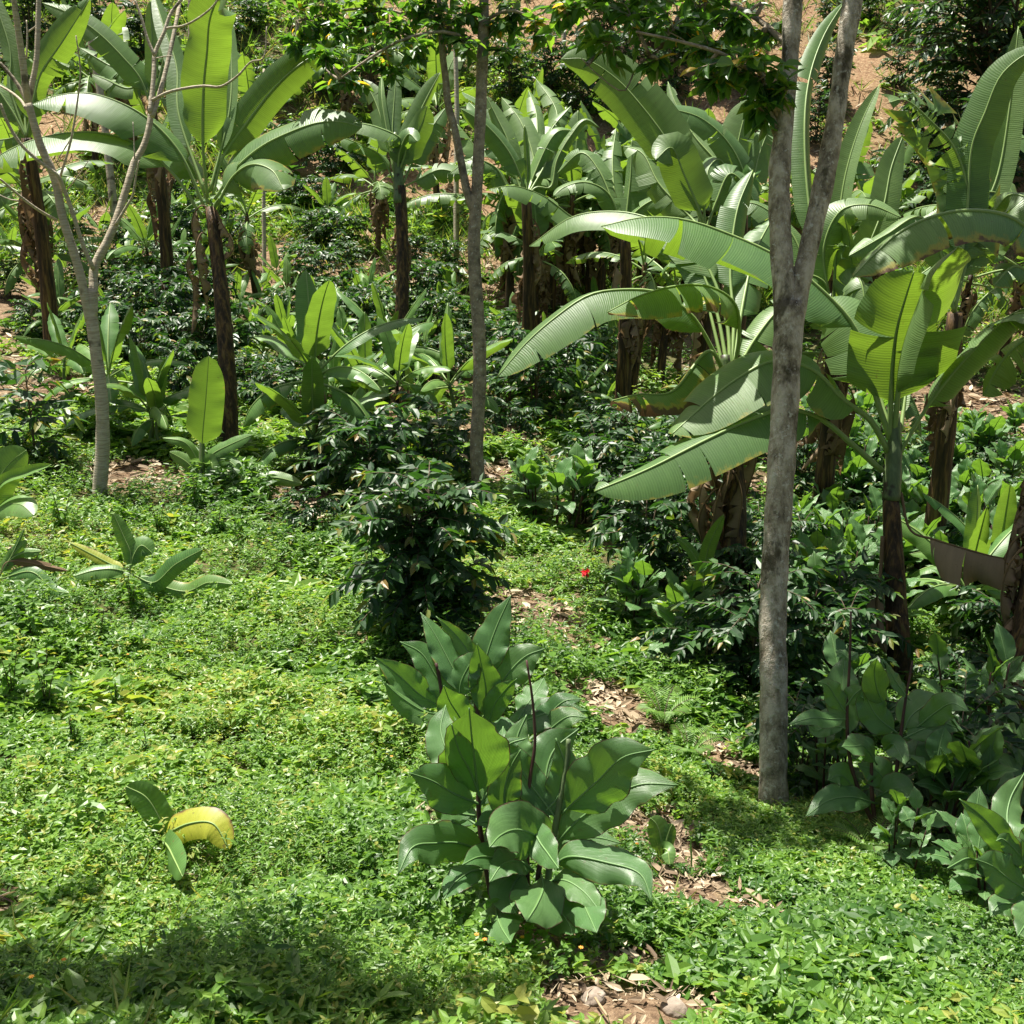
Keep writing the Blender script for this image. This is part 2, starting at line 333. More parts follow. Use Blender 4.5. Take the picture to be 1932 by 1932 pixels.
# leaf clouds (many small folded leaves as one mesh)
_LX = np.array([0, .5, 1, .20, .62, .20, .62]); _LY = np.array([0, 0, 0, .40, .36, -.40, -.36]); _LZ = np.array([0, -.02, -.10, .10, .06, .10, .06])
_LF = np.array([0, 1, 2, 4, 3, 0, 5, 6, 2, 1])
def leaf_arrays(P, D, N, L, W, rnd):
    D = D/(np.linalg.norm(D, axis=1)[:, None]+1e-9); N = N-D*np.sum(N*D, 1)[:, None]; N /= np.linalg.norm(N, axis=1)[:, None]+1e-9; S = np.cross(N, D)
    V = P[:, None]+D[:, None]*(L[:, None]*_LX)[..., None]+S[:, None]*(W[:, None]*_LY)[..., None]+N[:, None]*(W[:, None]*_LZ*1.6)[..., None]
    return V.reshape(-1, 3), np.repeat(rnd, 7)
def cloud_mesh(name, parts, mats, mis=None):
    Vs, rs, mi = [], [], []
    for q, (V, r) in enumerate(parts): Vs.append(V); rs.append(r); mi.append(np.full(len(V)//7*2, 0 if mis is None else mis[q]))
    V = np.vstack(Vs); n = len(V)//7
    loops = (np.arange(n)[:, None]*7+_LF[None]).ravel()
    return mesh_from(name, V, np.full(2*n, 5), loops, mats, np.concatenate(rs), None, None, np.concatenate(mi), smooth=False)
def unit_az(a, z=0.0): return np.stack([np.cos(a), np.sin(a), np.zeros_like(a)+z], 1)

# ------------------------------------------------------------------ the ground
LITTER = [(990, 1165, .55), (1060, 1185, .4), (1150, 1330, .45), (1190, 1365, .35), (1235, 1580, .38), (1275, 1620, .3), (1310, 1690, .28), (1345, 1715, .25),
          (1180, 1560, .3), (270, 905, .6), (230, 905, .4), (590, 975, .5), (560, 940, .4), (1000, 1140, .4), (1420, 930, .7), (1390, 960, .6), (1330, 1115, .35),
          (820, 1560, .2), (810, 880, .3), (930, 900, .5), (60, 740, .7), (150, 725, .6), (40, 690, .5),
          (1010, 640, .9), (990, 560, 1.2), (950, 500, 1.2), (700, 830, .5), (520, 720, .5), (1350, 1430, .3), (1420, 1460, .25),
          (640, 610, 1.), (300, 620, .7), (1470, 960, .5), (1700, 770, 1.2), (1850, 770, 1.5)]
LB = [(ground(a, b)[0], r) for a, b, r in LITTER]; NSOIL = 3
SOIL = [(1100, 1890, .30), (1220, 1905, .34), (1330, 1895, .28), (1050, 1805, .3), (1180, 1830, .25), (20, 1720, .16)]; SB = [(ground(a, b)[0], r) for a, b, r in SOIL]
def litter(x, y, chips=False):
    q = np.zeros_like(x)
    for p, r in (LB if chips else LB+SB):
        d = np.hypot(x-p[0], y-p[1])/r + .9*(vnoise(x, y, 4.0, 2)-.5); q = np.maximum(q, np.clip(1.6-1.25*d, 0, 1))
    return q
def weedmask(x, y):
    far = np.clip((y-7.5)/4, 0, 1); hill = np.clip((y-24)/4, 0, 1); bare = 1-.75*np.clip((x-4)/4, 0, 1)*np.clip((37-y)/3, 0, 1)
    n = fbm(x, y, .55, 4)
    n = n+.10*far
    m = (1-far)*np.clip(1.15-.5*np.clip((.34-n)/.1, 0, 1), 0, 1)+far*np.clip((n-.42)/.14, 0, 1)*.85
    left = np.clip((-x-1.5)/2, 0, 1)*np.clip((15-y)/4, 0, 1); m = np.maximum(m, left*.8)
    m = m*(1-hill)+hill*np.clip((fbm(x, y, .28, 8)-.44)/.12, 0, 1)*.85*bare
    return m*(1-litter(x, y))*np.clip((vnoise(x, y, 5.5, 23)*.6+vnoise(x, y, 11.0, 24)*.4-.20)/.10, .0, 1)
gx = np.unique(np.concatenate([np.linspace(-90, -14, 40), np.arange(-14, 14.01, .14), np.linspace(14, 90, 40)]))
gy = np.unique(np.concatenate([np.linspace(-50, 1, 50), np.arange(1, 20, .12), np.arange(20, 46, .28), np.linspace(46, 128, 60)]))
GX, GY = np.meshgrid(gx, gy, indexing='ij'); GZ = H(GX, GY)
nx, ny = GX.shape; idx = np.arange(nx*ny).reshape(nx, ny)
loops = np.stack([idx[:-1, :-1], idx[1:, :-1], idx[1:, 1:], idx[:-1, 1:]], -1).reshape(-1)
def f_ground(b, t):
    g = b.node('ShaderNodeAttribute', attribute_name='rnd').outputs['Fac']; hl = b.node('ShaderNodeAttribute', attribute_name='dry').outputs['Fac']
    n1 = b.noise(t, 1.3, 5, .6); n2 = b.noise(t, 14, 5, .7); n3 = b.noise(t, 60, 3, .7)
    soil = b.ramp(n2, [(.28, (.055, .036, .022)), (.5, (.16, .105, .064)), (.72, (.34, .25, .16))])
    hillc = b.ramp(n2, [(.28, (.14, .075, .042)), (.48, (.27, .165, .095)), (.70, (.44, .33, .19))])
    c = b.mix(hl, soil, hillc)
    c = b.mix(b.math('MULTIPLY', b.step(b.math('ADD', b.math('MULTIPLY', n3, .5), b.math('MULTIPLY', n1, .5)), .50, .62), .55), c, (.42, .31, .18))
    gr = b.mix(n2, (.028, .045, .014), (.085, .115, .03)); c = b.mix(b.math('MULTIPLY', g, .8), c, gr)
    return c, b.math('ADD', n2, b.math('MULTIPLY', n3, .5))
M['ground'] = solid_mat('soil_and_straw', f_ground, .95, .1, .05)
hv = np.clip((GY-21)/6, 0, 1)
me = mesh_from('terrain', np.stack([GX, GY, GZ], -1).reshape(-1, 3), np.full(len(loops)//4, 4), loops, [M['ground']], weedmask(GX, GY).ravel(), hv.ravel())
tag(link('terrain', me), 'sloping plantation soil rising to a bare hillside behind', 'ground', kind='structure')

def wedge(n, y0, y1, power, mx=.6):               # random ground spots in front of the camera, thinning with distance
    u = rng.random(n); a = 1-power
    y = (y0**a+u*(y1**a-y0**a))**(1/a) if abs(a) > 1e-3 else y0*(y1/y0)**u
    x = (rng.random(n)*2-1)*(y*.46+mx); return x, y
def weeds():
    parts = []
    for (n, y0, y1, pw, sz, hmin, hmax) in ((52000, 2.3, 6.5, .45, .031, .015, .19), (50000, 5.8, 14, .75, .041, .02, .24), (20000, 12, 27, .6, .075, .04, .24), (16000, 23, 42, .1, .13, .03, .32)):
        x, y = wedge(n, y0, y1, pw); keep = rng.random(n) < weedmask(x, y); x, y = x[keep], y[keep]; n = len(x)
        clump = fbm(x, y, 1.6, 6); h = (hmin+(hmax-hmin)*(np.clip((clump-.25)/.5, 0, 1)**1.5+.9*np.clip((fbm(x, y, .45, 16)-.52)/.2, 0, 1)))*(.6+.8*rng.random(n)); h = np.where((x > .8) & (y < 6.5), np.minimum(h, .10), h); z = H(x, y)
        big = np.where(vnoise(x, y, .8, 12) > .66, 1.7, 1.0)*(.55+.8*rng.random(n)**1.5)*(.75+.6*vnoise(x, y, 1.9, 18)); big = np.where(rng.random(n) < .02, big*1.8, big); wr0 = np.where(vnoise(x, y, 2.6, 19) > .55, .34, .58)
        tone = np.clip(.46+1.1*(fbm(x, y, .6, 14)-.5)+.20*rng.standard_normal(n), 0, .97); tone = np.where(rng.random(n) < .012, 1, tone)
        az0 = rng.random(n)*6.28; lean = rng.standard_normal((n, 2))*.28
        for lev in (1.0, .85, .6, .35):
            for k in range(2 if lev < 1 else 3):
                az = az0+lev*9+(math.pi*k if lev < 1 else 2.09*k)+rng.normal(0, .35, n)
                D = unit_az(az); D[:, 2] = rng.normal(.12 if lev == 1 else -.10, .3, n)
                N = np.stack([rng.normal(0, .5, n), rng.normal(0, .5, n), np.ones(n)], 1)
                P = np.stack([x+lean[:, 0]*h*lev, y+lean[:, 1]*h*lev, z+h*lev+.004], 1)
                L = sz*big*(1.15-.35*abs(lev-.6))*(.6+.8*rng.random(n)) if lev < 1 else sz*big*.72*(.6+.8*rng.random(n))
                L = L*np.clip((y+1.2)/5.0, .70, 1)
                parts.append(leaf_arrays(P, D, N, L, L*(wr0+.16*rng.random(n)), np.clip(tone+rng.normal(0, .12, n)+(.06 if lev == 1 else 0), 0, 1)))
    tag(link('ground_cover', cloud_mesh('ground_cover', parts, [M['weed']])), 'bright green low weeds spreading over the slope', 'ground cover', kind='stuff')
weeds()
def litter_bits():
    parts = []
    x, y = wedge(190000, 2.6, 24, 1.0); q = litter(x, y, True)+.35*litter(x, y); far = np.clip((y-8)/5, 0, 1)
    keep = rng.random(len(x)) < np.clip(q*.9*np.clip(vnoise(x, y, 7.0, 33)*1.6-.1, 0, 1)+far*.18*(fbm(x, y, .6, 21) > .5)+.006, .0, 1); x, y = x[keep], y[keep]; n = len(x)
    s = .022+.0065*y
    D = unit_az(rng.random(n)*6.28); D[:, 2] = rng.normal(.05, .18, n); N = np.stack([rng.normal(0, .45, n), rng.normal(0, .45, n), np.ones(n)], 1)
    P = np.stack([x, y, H(x, y)+.012+.03*rng.random(n)], 1); L = s*(.25+1.7*rng.random(n)**2.6)
    parts.append(leaf_arrays(P, D, N, L, L*(.08+.5*rng.random(n)**1.5), np.clip(.42+.33*rng.standard_normal(n), 0, 1)))
    x, y = wedge(26000, 22, 42, .1); keep = rng.random(len(x)) < .9*(1-.8*weedmask(x, y))*(fbm(x, y, .5, 31) > .42); x, y = x[keep], y[keep]; n = len(x)
    D = unit_az(rng.random(n)*6.28); D[:, 2] = rng.normal(.25, .3, n); N = np.stack([rng.normal(0, .5, n), rng.normal(0, .5, n), np.ones(n)], 1)
    P = np.stack([x, y, H(x, y)+.03], 1); L = .25*(.4+1.2*rng.random(n))
    parts.append(leaf_arrays(P, D, N, L, L*(.07+.12*rng.random(n)), np.clip(.6+.25*rng.standard_normal(n), 0, 1)))
    tag(link('leaf_litter', cloud_mesh('leaf_litter', parts, [M['straw']])), 'dry tan leaf litter and straw strewn on the soil', 'leaf litter', kind='stuff')
litter_bits()
def grass():
    parts = []
    for (n, y0, y1, pw, L0) in ((1300, 2.4, 8, .5, .13), (12000, 22, 42, .1, .42)):
        x, y = wedge(n, y0, y1, pw); keep = rng.random(n) < np.clip(weedmask(x, y)*1.0+(y > 20)*.25*(fbm(x, y, .4, 41) > .5), 0, 1)*np.where(y < 9, vnoise(x, y, 1.1, 44) > .55, 1); x, y = x[keep], y[keep]; n = len(x)
        for k in range(5):
            D = unit_az(rng.random(n)*6.28); D[:, 2] = .5+1.2*rng.random(n); N = unit_az(rng.random(n)*6.28, .6)
            L = L0*(.5+rng.random(n)); P = np.stack([x+rng.normal(0, .02, n), y+rng.normal(0, .02, n), H(x, y)], 1)
            parts.append(leaf_arrays(P, D, N, L, L*.055+.002, np.clip(.45+.3*rng.standard_normal(n), 0, 1)))
    tag(link('grass', cloud_mesh('grass', parts, [M['grass']])), 'thin grass blades growing among the weeds', 'grass', kind='stuff')
grass()

# ------------------------------------------------------------------ plant builders
CAM = np.zeros(3)
def nref(b, c=0.0): return np.array([c, -b, (1-b)+1e-3])
def to3(pts, depth, base, dd):
    """picture measurements of a leaf at this plant's distance, turned into metres from the plant's base"""
    n = len(pts); out = []
    for i, p in enumerate(pts):
        off = p[2] if len(p) > 2 else dd*(i/(n-1))
        out.append(at(p[0], p[1], depth+off)-base)
    return np.array(out)
def traced_leaf(parent, base, depth, frame, pts, hw, dd=0.0, b=.45, c=0.0, mat='banana', name='leaf', label=None, **kw):
    q = cv(frame, pts); s = FR[frame][2]
    mb = MB(); kw.setdefault('rnd', float(rng.random()))
    add_leaf(mb, to3(q, depth, base, dd), hw*s*depth/F0, nref(b, c), **kw)
    o = link(name, mb.mesh(name, [M[mat], M['dryrib' if mat == 'dry' else 'cannarib' if mat == 'canna' else 'rib']]), parent)
    if label: o['label'] = label
    return o
def pseudostem(parent, p0, p1, r0, r1, mat='pseudo', bend=.05):
    mb = MB(); n = 16; t = np.linspace(0, 1, n); P = p0+(p1-p0)*t[:, None]; P[:, 0] += bend*np.sin(t*3)
    mb.tube(P, (r0+(r1-r0)*t)*(1+.10*np.sin(t*23)*.3), 14, 0, jit=.09); return link('stem', mb.mesh('banana_stem', [M[mat]]), parent)
def hanging_dry(parent, p, az, L, hw, lr, name='dry_leaf'):
    d = np.array([math.cos(az), math.sin(az), 0]); mb = MB()
    pts = [p, p+d*.10*L+np.array([0, 0, .04*L]), p+d*.24*L-np.array([0, 0, .16*L]), p+d*(.16+.14*lr.random())*L+lr.normal(0, .06, 3)*L-np.array([0, 0, .55*L]), p+d*(.06+.2*lr.random())*L+lr.normal(0, .09, 3)*L-np.array([0, 0, L])]
    add_leaf(mb, pts, hw, d*1.0+np.array([0, 0, .1]), (30+55*lr.random(), 30+55*lr.random()), 35, .18, 8, .8, .1, float(lr.random()), ribr=.007, n=26, m=5, lr=lr, notch=.5, gap=.8)
    return link(name, mb.mesh(name, [M['dry'], M['dryrib']]), parent)
def banana(name, loc, label, cat, group, hs, nl, LL, seed, r0=.10, hw=.24, mat='banana', ndry=5, el=(84, -5), tears=14, stemmat='pseudo', droopl=70, dry=.12):
    lr = np.random.default_rng(seed); root = thing(name, loc, label, cat, group)
    top = np.array([lr.normal(0, .05), lr.normal(0, .05), hs]); pseudostem(root, np.zeros(3)-np.array([0, 0, .08]), top, r0, r0*.55, stemmat)
    a0 = lr.random()*6.28
    for i in range(nl):
        f = i/max(nl-1, 1); az = a0+i*2.4+lr.normal(0, .25); e = R(el[0]+(el[1]-el[0])*f**.8+lr.normal(0, 5)); L = LL*(.8+.35*lr.random())*(1-.25*abs(f-.45))
        p = top-np.array([0, 0, hs*.10*f]); pts = [p]; n = 7; bend = R(droopl*(.25+.9*f)+lr.normal(0, 6))
        for k in range(n):
            ee = e-bend*(k/(n-1))**1.3; p = p+np.array([math.cos(az)*math.cos(ee), math.sin(az)*math.cos(ee), math.sin(ee)])*L/n; pts.append(p)
        mb = MB(); up = np.array([-math.cos(az)*math.sin(e)*.8, -math.sin(az)*math.sin(e)*.8, 1.0-.3*math.sin(e)])+lr.normal(0, .12, 3)
        dv = 8+38*f+lr.normal(0, 8)
        add_leaf(mb, pts, hw*(.8+.35*lr.random()), up, (dv+lr.normal(0, 8), dv+lr.normal(0, 8)), 14, .16 if f < .3 else .22, int(tears*(.4+f)), .10, dry*lr.random()*(.4+1.4*f), float(lr.random()), ribr=.020*LL/1.8, n=24, m=4, lr=lr)
        link('leaf', mb.mesh('banana_leaf', [M[mat], M['rib']]), root)
    for i in range(ndry):
        hanging_dry(root, top*(.72+.25*lr.random()), lr.random()*6.28, min(hs*.6, 1.2)*(.6+.5*lr.random()), .12+.06*lr.random(), lr)
    return root
def coffee(name, loc, label, cat, group, h, spread, nlat, seed, leafL=.13, mat='coffee', tipc=.12, nstem=3, wr=.52):
    lr = np.random.default_rng(seed); root = thing(name, loc, label, cat, group); mb = MB(); Ps, Ds, Ns, Ls, Rs = [], [], [], [], []
    stems = []
    for s in range(nstem):
        az = lr.random()*6.28; d = np.array([math.cos(az), math.sin(az), 0])*.10*h*(s > 0)
        hh = h*(1 if s == 0 else .75+.2*lr.random()); P = spline([np.array([0, 0, -.05]), d*.7+np.array([0, 0, hh*.4]), d*1.6+np.array([0, 0, hh])], 8); stems.append((P, hh)); mb.tube(P, np.linspace(.02, .006, 8)*h/1.2, 6)
    for i in range(nlat):
        P, hh = stems[i % nstem]; f = .10+.90*(i+lr.random())/nlat; c = np.array([np.interp(f, np.linspace(0, 1, 8), P[:, q]) for q in range(3)])
        az = i*2.4+lr.normal(0, .3); L = spread*(.30+.85*math.sin(math.pi*min(1, (1-f)*.70+.22)))*(.75+.45*lr.random()); e0 = R(35+25*f+lr.normal(0, 8)); n = 8; p = c.copy(); pts = [p]
        for k in range(n):
            ee = e0-R(70+15*lr.random())*(k/n)**.9; p = p+np.array([math.cos(az)*math.cos(ee), math.sin(az)*math.cos(ee), math.sin(ee)])*L/n; pts.append(p)
        pts = np.array(pts); mb.tube(pts, np.linspace(.006, .002, n+1)*max(h, .6), 4, caps=False)
        nn = max(3, int(L/(leafL*.42)))
        for k in range(nn):
            g = .18+.82*(k+.5)/nn; q = np.array([np.interp(g, np.linspace(0, 1, n+1), pts[:, z]) for z in range(3)]); t = pts[min(n, int(g*n)+1)]-pts[int(g*n)-1 if g*n >= 1 else 0]; t /= np.linalg.norm(t)+1e-9
            for sd in (-1, 1):
                sdv = np.cross(t, [0, 0, 1]); sdv /= np.linalg.norm(sdv)+1e-9
                D = t*.65+sdv*sd*.8+np.array([lr.normal(0, .25), lr.normal(0, .25), -.35+lr.normal(0, .35)]); Ps.append(q); Ds.append(D); Ns.append(np.array([lr.normal(0, .55), lr.normal(0, .55), 1.0])); Ls.append(leafL*(.7+.6*lr.random())*(.75 if k == nn-1 else 1))
                Rs.append(np.clip(lr.random()*.78 if k < nn-1 or lr.random() > tipc*5 else .86+.14*lr.random(), 0, 1))
        Ps.append(pts[-1]); Ds.append(pts[-1]-pts[-2]); Ns.append(np.array([0, 0, 1.])+lr.normal(0, .3, 3)); Ls.append(leafL*.7); Rs.append(.5+.5*lr.random())
    L = np.array(Ls)
    link('stem', mb.mesh('coffee_stem', [M['twig']]), root)
    link('foliage', cloud_mesh('coffee_foliage', [leaf_arrays(np.array(Ps), np.array(Ds), np.array(Ns), L, L*wr*(.85+.3*lr.random(len(L))), np.array(Rs))], [M[mat]]), root)
    return root
def canna(name, loc, label, cat, group, h, ns, nl, seed, LL=.42, hw=.10, flower=False):
    lr = np.random.default_rng(seed); root = thing(name, loc, label, cat, group)
    sm = MB()
    for s in range(ns):
        o = np.array([lr.normal(0, .10), lr.normal(0, .10), 0])*h; hh = h*(.7+.35*lr.random()); top = o*1.8+np.array([0, 0, hh*.8]); sm.tube(spline([o-np.array([0, 0, .05]), (o+top)/2, top], 6), np.linspace(.016, .008, 6), 6)
        a0 = lr.random()*6.28
        for i in range(nl):
            f = (i+.5)/nl; p = o+(top-o)*(.30+.70*f); az = a0+i*2.6+lr.normal(0, .3); e = R(25+50*f+lr.normal(0, 8)); L = LL*(.75+.45*lr.random())*(1-.2*abs(f-.5)); bend = R(55*(1.2-f)+lr.normal(0, 10)); pts = [p]
            for k in range(5):
                ee = e-bend*(k/4)**1.3; p = p+np.array([math.cos(az)*math.cos(ee), math.sin(az)*math.cos(ee), math.sin(ee)])*L/5; pts.append(p)
            mb = MB(); add_leaf(mb, pts, hw*(.8+.4*lr.random()), np.array([-math.cos(az)*.6, -math.sin(az)*.6, 1]), (-12+lr.normal(0, 12), -12+lr.normal(0, 12)), 20, .12, 0, .18, 0.0, float(lr.random()), w_canna, .006, 14, 4, lr)
            link('leaf', mb.mesh('canna_leaf', [M['canna'], M['cannarib']]), root)
    link('stem', sm.mesh('canna_stem', [M['stem']]), root)
    if flower:
        n = 16; P = np.tile(np.array([0, 0, h*1.12]), (n, 1))+lr.normal(0, .02, (n, 3)); L = np.full(n, .06)
        link('flower', cloud_mesh('canna_flower', [leaf_arrays(P, lr.normal(0, 1, (n, 3))+np.array([0, 0, .6]), lr.normal(0, 1, (n, 3)), L, L*.5, lr.random(n))], [M['flower_red']]), root)
    return root
FR[13] = (0, 1104.9, .428); FR[14] = (827, 1458.5, .2451)
# ------------------------------------------------------------------ trees
def px_tube(mb, pts, d, base, sides=8, mi=0, n=None, jit=.06):
    """pts: (px, py, radius px[, depth offset])"""
    P = np.array([at(p[0], p[1], d+(p[3] if len(p) > 3 else 0))-base for p in pts]); rr = np.array([p[2]*(d+(p[3] if len(p) > 3 else 0))/F0 for p in pts])
    n = n or max(6, len(pts)*4); Q = spline(P, n); f = np.r_[0, np.cumsum(np.linalg.norm(np.diff(P, axis=0), axis=1))]; g = np.r_[0, np.cumsum(np.linalg.norm(np.diff(Q, axis=0), axis=1))]
    mb.tube(Q, np.interp(g/g[-1], f/f[-1], rr)*(1+.03*np.sin(np.arange(n)*1.7)), sides, mi, jit=jit); return Q
def sprays(clusters, starts, leafL, lr, mbt, wr=.5):
    """clusters: (xyz centre, radius, twigs); each twig grows from the nearest start point and carries alternate leaves"""
    Ps, Ds, Ns, Ls, Rs = [], [], [], [], []
    for c, rad, nt in clusters:
        c = np.array(c); s0 = starts[np.argmin(np.linalg.norm(starts-c, axis=1))]
        mbt.tube(spline([s0, (s0+c)/2+lr.normal(0, .06, 3), c], 7), np.linspace(.014, .006, 7), 5, 0, caps=False)
        for k in range(nt):
            e = c+lr.normal(0, 1, 3)*rad*np.array([.62, .62, .5]); m = (c+e)/2+np.array([0, 0, .12*rad]); tw = spline([c+lr.normal(0, .15, 3)*rad, m, e], 6); mbt.tube(tw, np.linspace(.0045, .0018, 6), 4, 0, caps=False)
            nl = lr.integers(6, 11)
            for q in range(nl):
                f = .25+.75*q/(nl-1); p = np.array([np.interp(f, np.linspace(0, 1, 6), tw[:, z]) for z in range(3)]); t = tw[5]-tw[2]; t /= np.linalg.norm(t)+1e-9
                a = lr.random()*6.28; D = t*.7+np.array([math.cos(a), math.sin(a), -.35+lr.normal(0, .35)]); Ps.append(p); Ds.append(D); Ns.append(np.array([lr.normal(0, .5), lr.normal(0, .5), 1])); Ls.append(leafL*(.6+.7*lr.random())); Rs.append(lr.random()*.9 if lr.random() > .03 else 1)
    L = np.array(Ls); return leaf_arrays(np.array(Ps), np.array(Ds), np.array(Ns), L, L*wr*(.85+.3*lr.random(len(L))), np.array(Rs))
def big_tree():
    base, d = ground(1460, 1535); root = thing('shade_tree', base, 'thick grey lichen-mottled tree forking into two trunks, standing right of the large canna', 'tree')
    lr = np.random.default_rng(11); mb = MB()
    tr = [(1460, 1560, 36), (1460, 1525, 29), (1459, 1470, 26.5), (1459, 1420, 26), (1460, 1290, 26), (1458, 1185, 25.5), (1463, 1052, 25), (1474, 886, 26), (1484, 700, 26), (1488, 610, 28.5), (1489, 570, 29)]
    px_tube(mb, tr, d, base, 18, n=44)
    l1 = px_tube(mb, [(1486, 600, 24), (1476, 500, 21), (1471, 400, 20.5), (1471, 320, 20.5), (1480, 230, 17), (1490, 120, 16), (1496, 0, 19), (1500, -150, 17), (1480, -350, 13, .2), (1400, -560, 9, .4)], d, base, 16, n=44)
    l2 = px_tube(mb, [(1496, 600, 22), (1514, 520, 19), (1530, 450, 18), (1556, 335, 20), (1577, 220, 17), (1590, 120, 17), (1609, 0, 19), (1630, -160, 17, .1), (1660, -400, 12, .4)], d, base, 16, n=44)
    px_tube(mb, [(1474, 285, 11), (1466, 247, 10), (1449, 200, 8), (1440, 150, 5, -.1), (1425, 105, 3.5, -.2)], d, base, 10)
    link('trunk', mb.mesh('shade_tree_trunk', [M['bark']]), root)
    tb = MB(); st = [np.vstack([l1, l2])]
    for br in ([(1480, 220, 7), (1430, 150, 5, -.1), (1370, 105, 4, -.2), (1290, 80, 3, -.2), (1200, 60, 2.2, -.1)], [(1492, 90, 7), (1420, 30, 5, .2), (1330, -10, 4, .4), (1200, -20, 3, .5), (1080, 10, 2, .5)],
               [(1500, -150, 9), (1300, -330, 7, -.3), (1050, -420, 5, -.6), (800, -450, 6, -.9), (300, -520, 5, -1.5), (-300, -560, 3, -1.9)], [(1290, 60, 2.5, .3), (1200, 130, 2, .2), (1177, 172, 1.5, .2), (1127, 140, 1.2, .2), (1097, 110, 1, .2)],  # first one: limb above the view, added to carry shade clusters at left
               [(1640, -200, 8), (1720, -300, 6, .8), (1800, -360, 4, 1.6), (1900, -380, 3, 2.2), (2050, -380, 3, 2.6)], [(1560, -250, 8), (1500, -330, 6, 1.0), (1380, -330, 4, 2.0)]):  # limbs above the view, added to carry the shade clusters
        st.append(px_tube(tb, br, d, base, 6, n=14))
    st = np.vstack(st); cl = []
    for (x, y, r, dd, nt) in ((1440, 150, 48, -.15, 7), (1400, 120, 45, -.25, 7), (1480, 175, 30, -.15, 5), (1340, 95, 45, 0, 7), (1270, 60, 50, .1, 8), (1200, 45, 50, .2, 7), (1130, 25, 50, .3, 7), (1070, 20, 40, .4, 6), (1390, 40, 45, .2, 7), (1320, 15, 45, .3, 7), (1220, 0, 50, .4, 6),
                              (1430, 200, 28, -.1, 4), (1350, 150, 28, -.1, 4), (1460, 60, 35, .2, 5), (1150, 85, 30, .2, 4), (1240, 115, 26, .2, 3)):
        cl.append((at(x, y, d+dd)-base, r*d/F0, nt))
    for (x, y, z, r, nt) in ((-2.6, 4.45, 1.75, .46, 60), (-2.1, 4.5, 1.75, .46, 60), (-1.6, 4.4, 1.7, .42, 46), (-1.1, 4.35, 1.7, .34, 26), (-3.0, 4.6, 1.8, .46, 50), (-3.2, 5.3, 1.9, .36, 36), (-.2, 7.1, 1.8, .42, 34), (.3, 7.2, 1.9, .45, 44), (.8, 7.2, 2.0, .5, 50), (1.3, 7.3, 2.1, .5, 50), (1.8, 7.4, 2.2, .5, 46), (1.0, 6.8, 2.3, .45, 30), (1.6, 6.9, 2.4, .45, 30), (1.6, 9.1, 1.85, .42, 44), (2.1, 9.2, 1.85, .44, 54), (2.6, 9.2, 1.85, .44, 54), (3.1, 9.2, 1.9, .44, 50), (3.6, 9.0, 2.0, .44, 40), (2.6, 9.8, 1.95, .42, 44), (3.1, 9.85, 2.0, .42, 40), (.9, 8.0, 2.0, .45, 40), (.4, 7.7, 1.9, .4, 30), (2.3, 8.3, 2.3, .42, 24)):  # unseen leaf clusters above the view, added to cast shade on spots below
        cl.append((np.array([x, y, z])-base, r, nt))
    V = sprays([(c, r_*1.1, int(n_*1.5) if i_ < 16 else n_) for i_, (c, r_, n_) in enumerate(cl)], st, .10, lr, tb, .60)
    link('branch', tb.mesh('shade_tree_branches_and_added_limbs', [M['barkdark']]), root); link('crown', cloud_mesh('shade_tree_crown_and_shade_casters', [V], [M['tree']]), root)  # crown mesh holds the visible sprays plus the added shade casters
big_tree()
def mid_tree():
    base, d = ground(903, 948); root = thing('slender_tree', base, 'slender lichen-spotted tree with a forked leafy top in the middle of the plot', 'tree')
    lr = np.random.default_rng(12); mb = MB()
    l1 = px_tube(mb, [(905, 965, 13), (902, 900, 13), (899, 852, 13), (905, 719, 12.5), (904, 640, 12.5), (894, 470, 12), (897, 400, 11.5), (901, 333, 10.5), (907, 200, 11), (911, 83, 10.5), (913, 0, 9), (905, -120, 6)], d, base, 14, n=50)
    l2 = px_tube(mb, [(895, 400, 8), (882, 365, 8), (874, 327, 7.5), (857, 240, 7), (846, 200, 7), (841, 150, 6.5), (834, 93, 6), (830, 20, 5), (815, -80, 3)], d, base, 10, n=30)
    link('trunk', mb.mesh('slender_tree_trunk', [M['barkdark']]), root)
    tb = MB(); st = [l1[30:], l2[15:]]
    for br in ([(911, 85, 4), (840, 60, 3.5, -.2), (760, 75, 3, -.3), (690, 115, 2.4, -.4), (640, 150, 1.6, -.4)], [(912, 40, 4), (960, 20, 3, -.1), (1020, 40, 2, -.1)], [(832, 60, 4), (740, 20, 3, .2), (640, 20, 2.5, .4), (560, 40, 2, .5)]): st.append(px_tube(tb, br, d, base, 6, n=12))
    cl = [(at(x, y, d+dd)-base, r*d/F0, nt) for (x, y, r, dd, nt) in ((575, 40, 42, .4, 8), (620, 20, 42, .3, 8), (660, 60, 40, .2, 8), (615, 110, 34, -.1, 7), (650, 150, 28, -.3, 5), (700, 30, 42, .2, 8), (700, 110, 34, -.2, 7), (750, 60, 42, -.1, 9), (790, 20, 42, 0, 8), (790, 100, 30, -.2, 5), (835, 50, 38, -.1, 8),
          (880, 30, 38, -.1, 8), (880, 85, 28, -.2, 5), (930, 50, 38, 0, 8), (975, 25, 40, .1, 8), (1010, 60, 30, 0, 5), (560, 90, 28, .3, 5), (740, 140, 20, -.2, 3), (950, 100, 20, 0, 3), (820, -40, 50, 0, 8), (920, -50, 50, 0, 8), (700, -40, 50, .2, 8))]
    V = sprays([(c, r_*1.1, int(n_*1.8)) for c, r_, n_ in cl], np.vstack(st), .13, lr, tb, .62)
    link('branch', tb.mesh('slender_tree_branches', [M['barkdark']]), root); link('crown', cloud_mesh('slender_tree_crown', [V], [M['tree']]), root)
mid_tree()
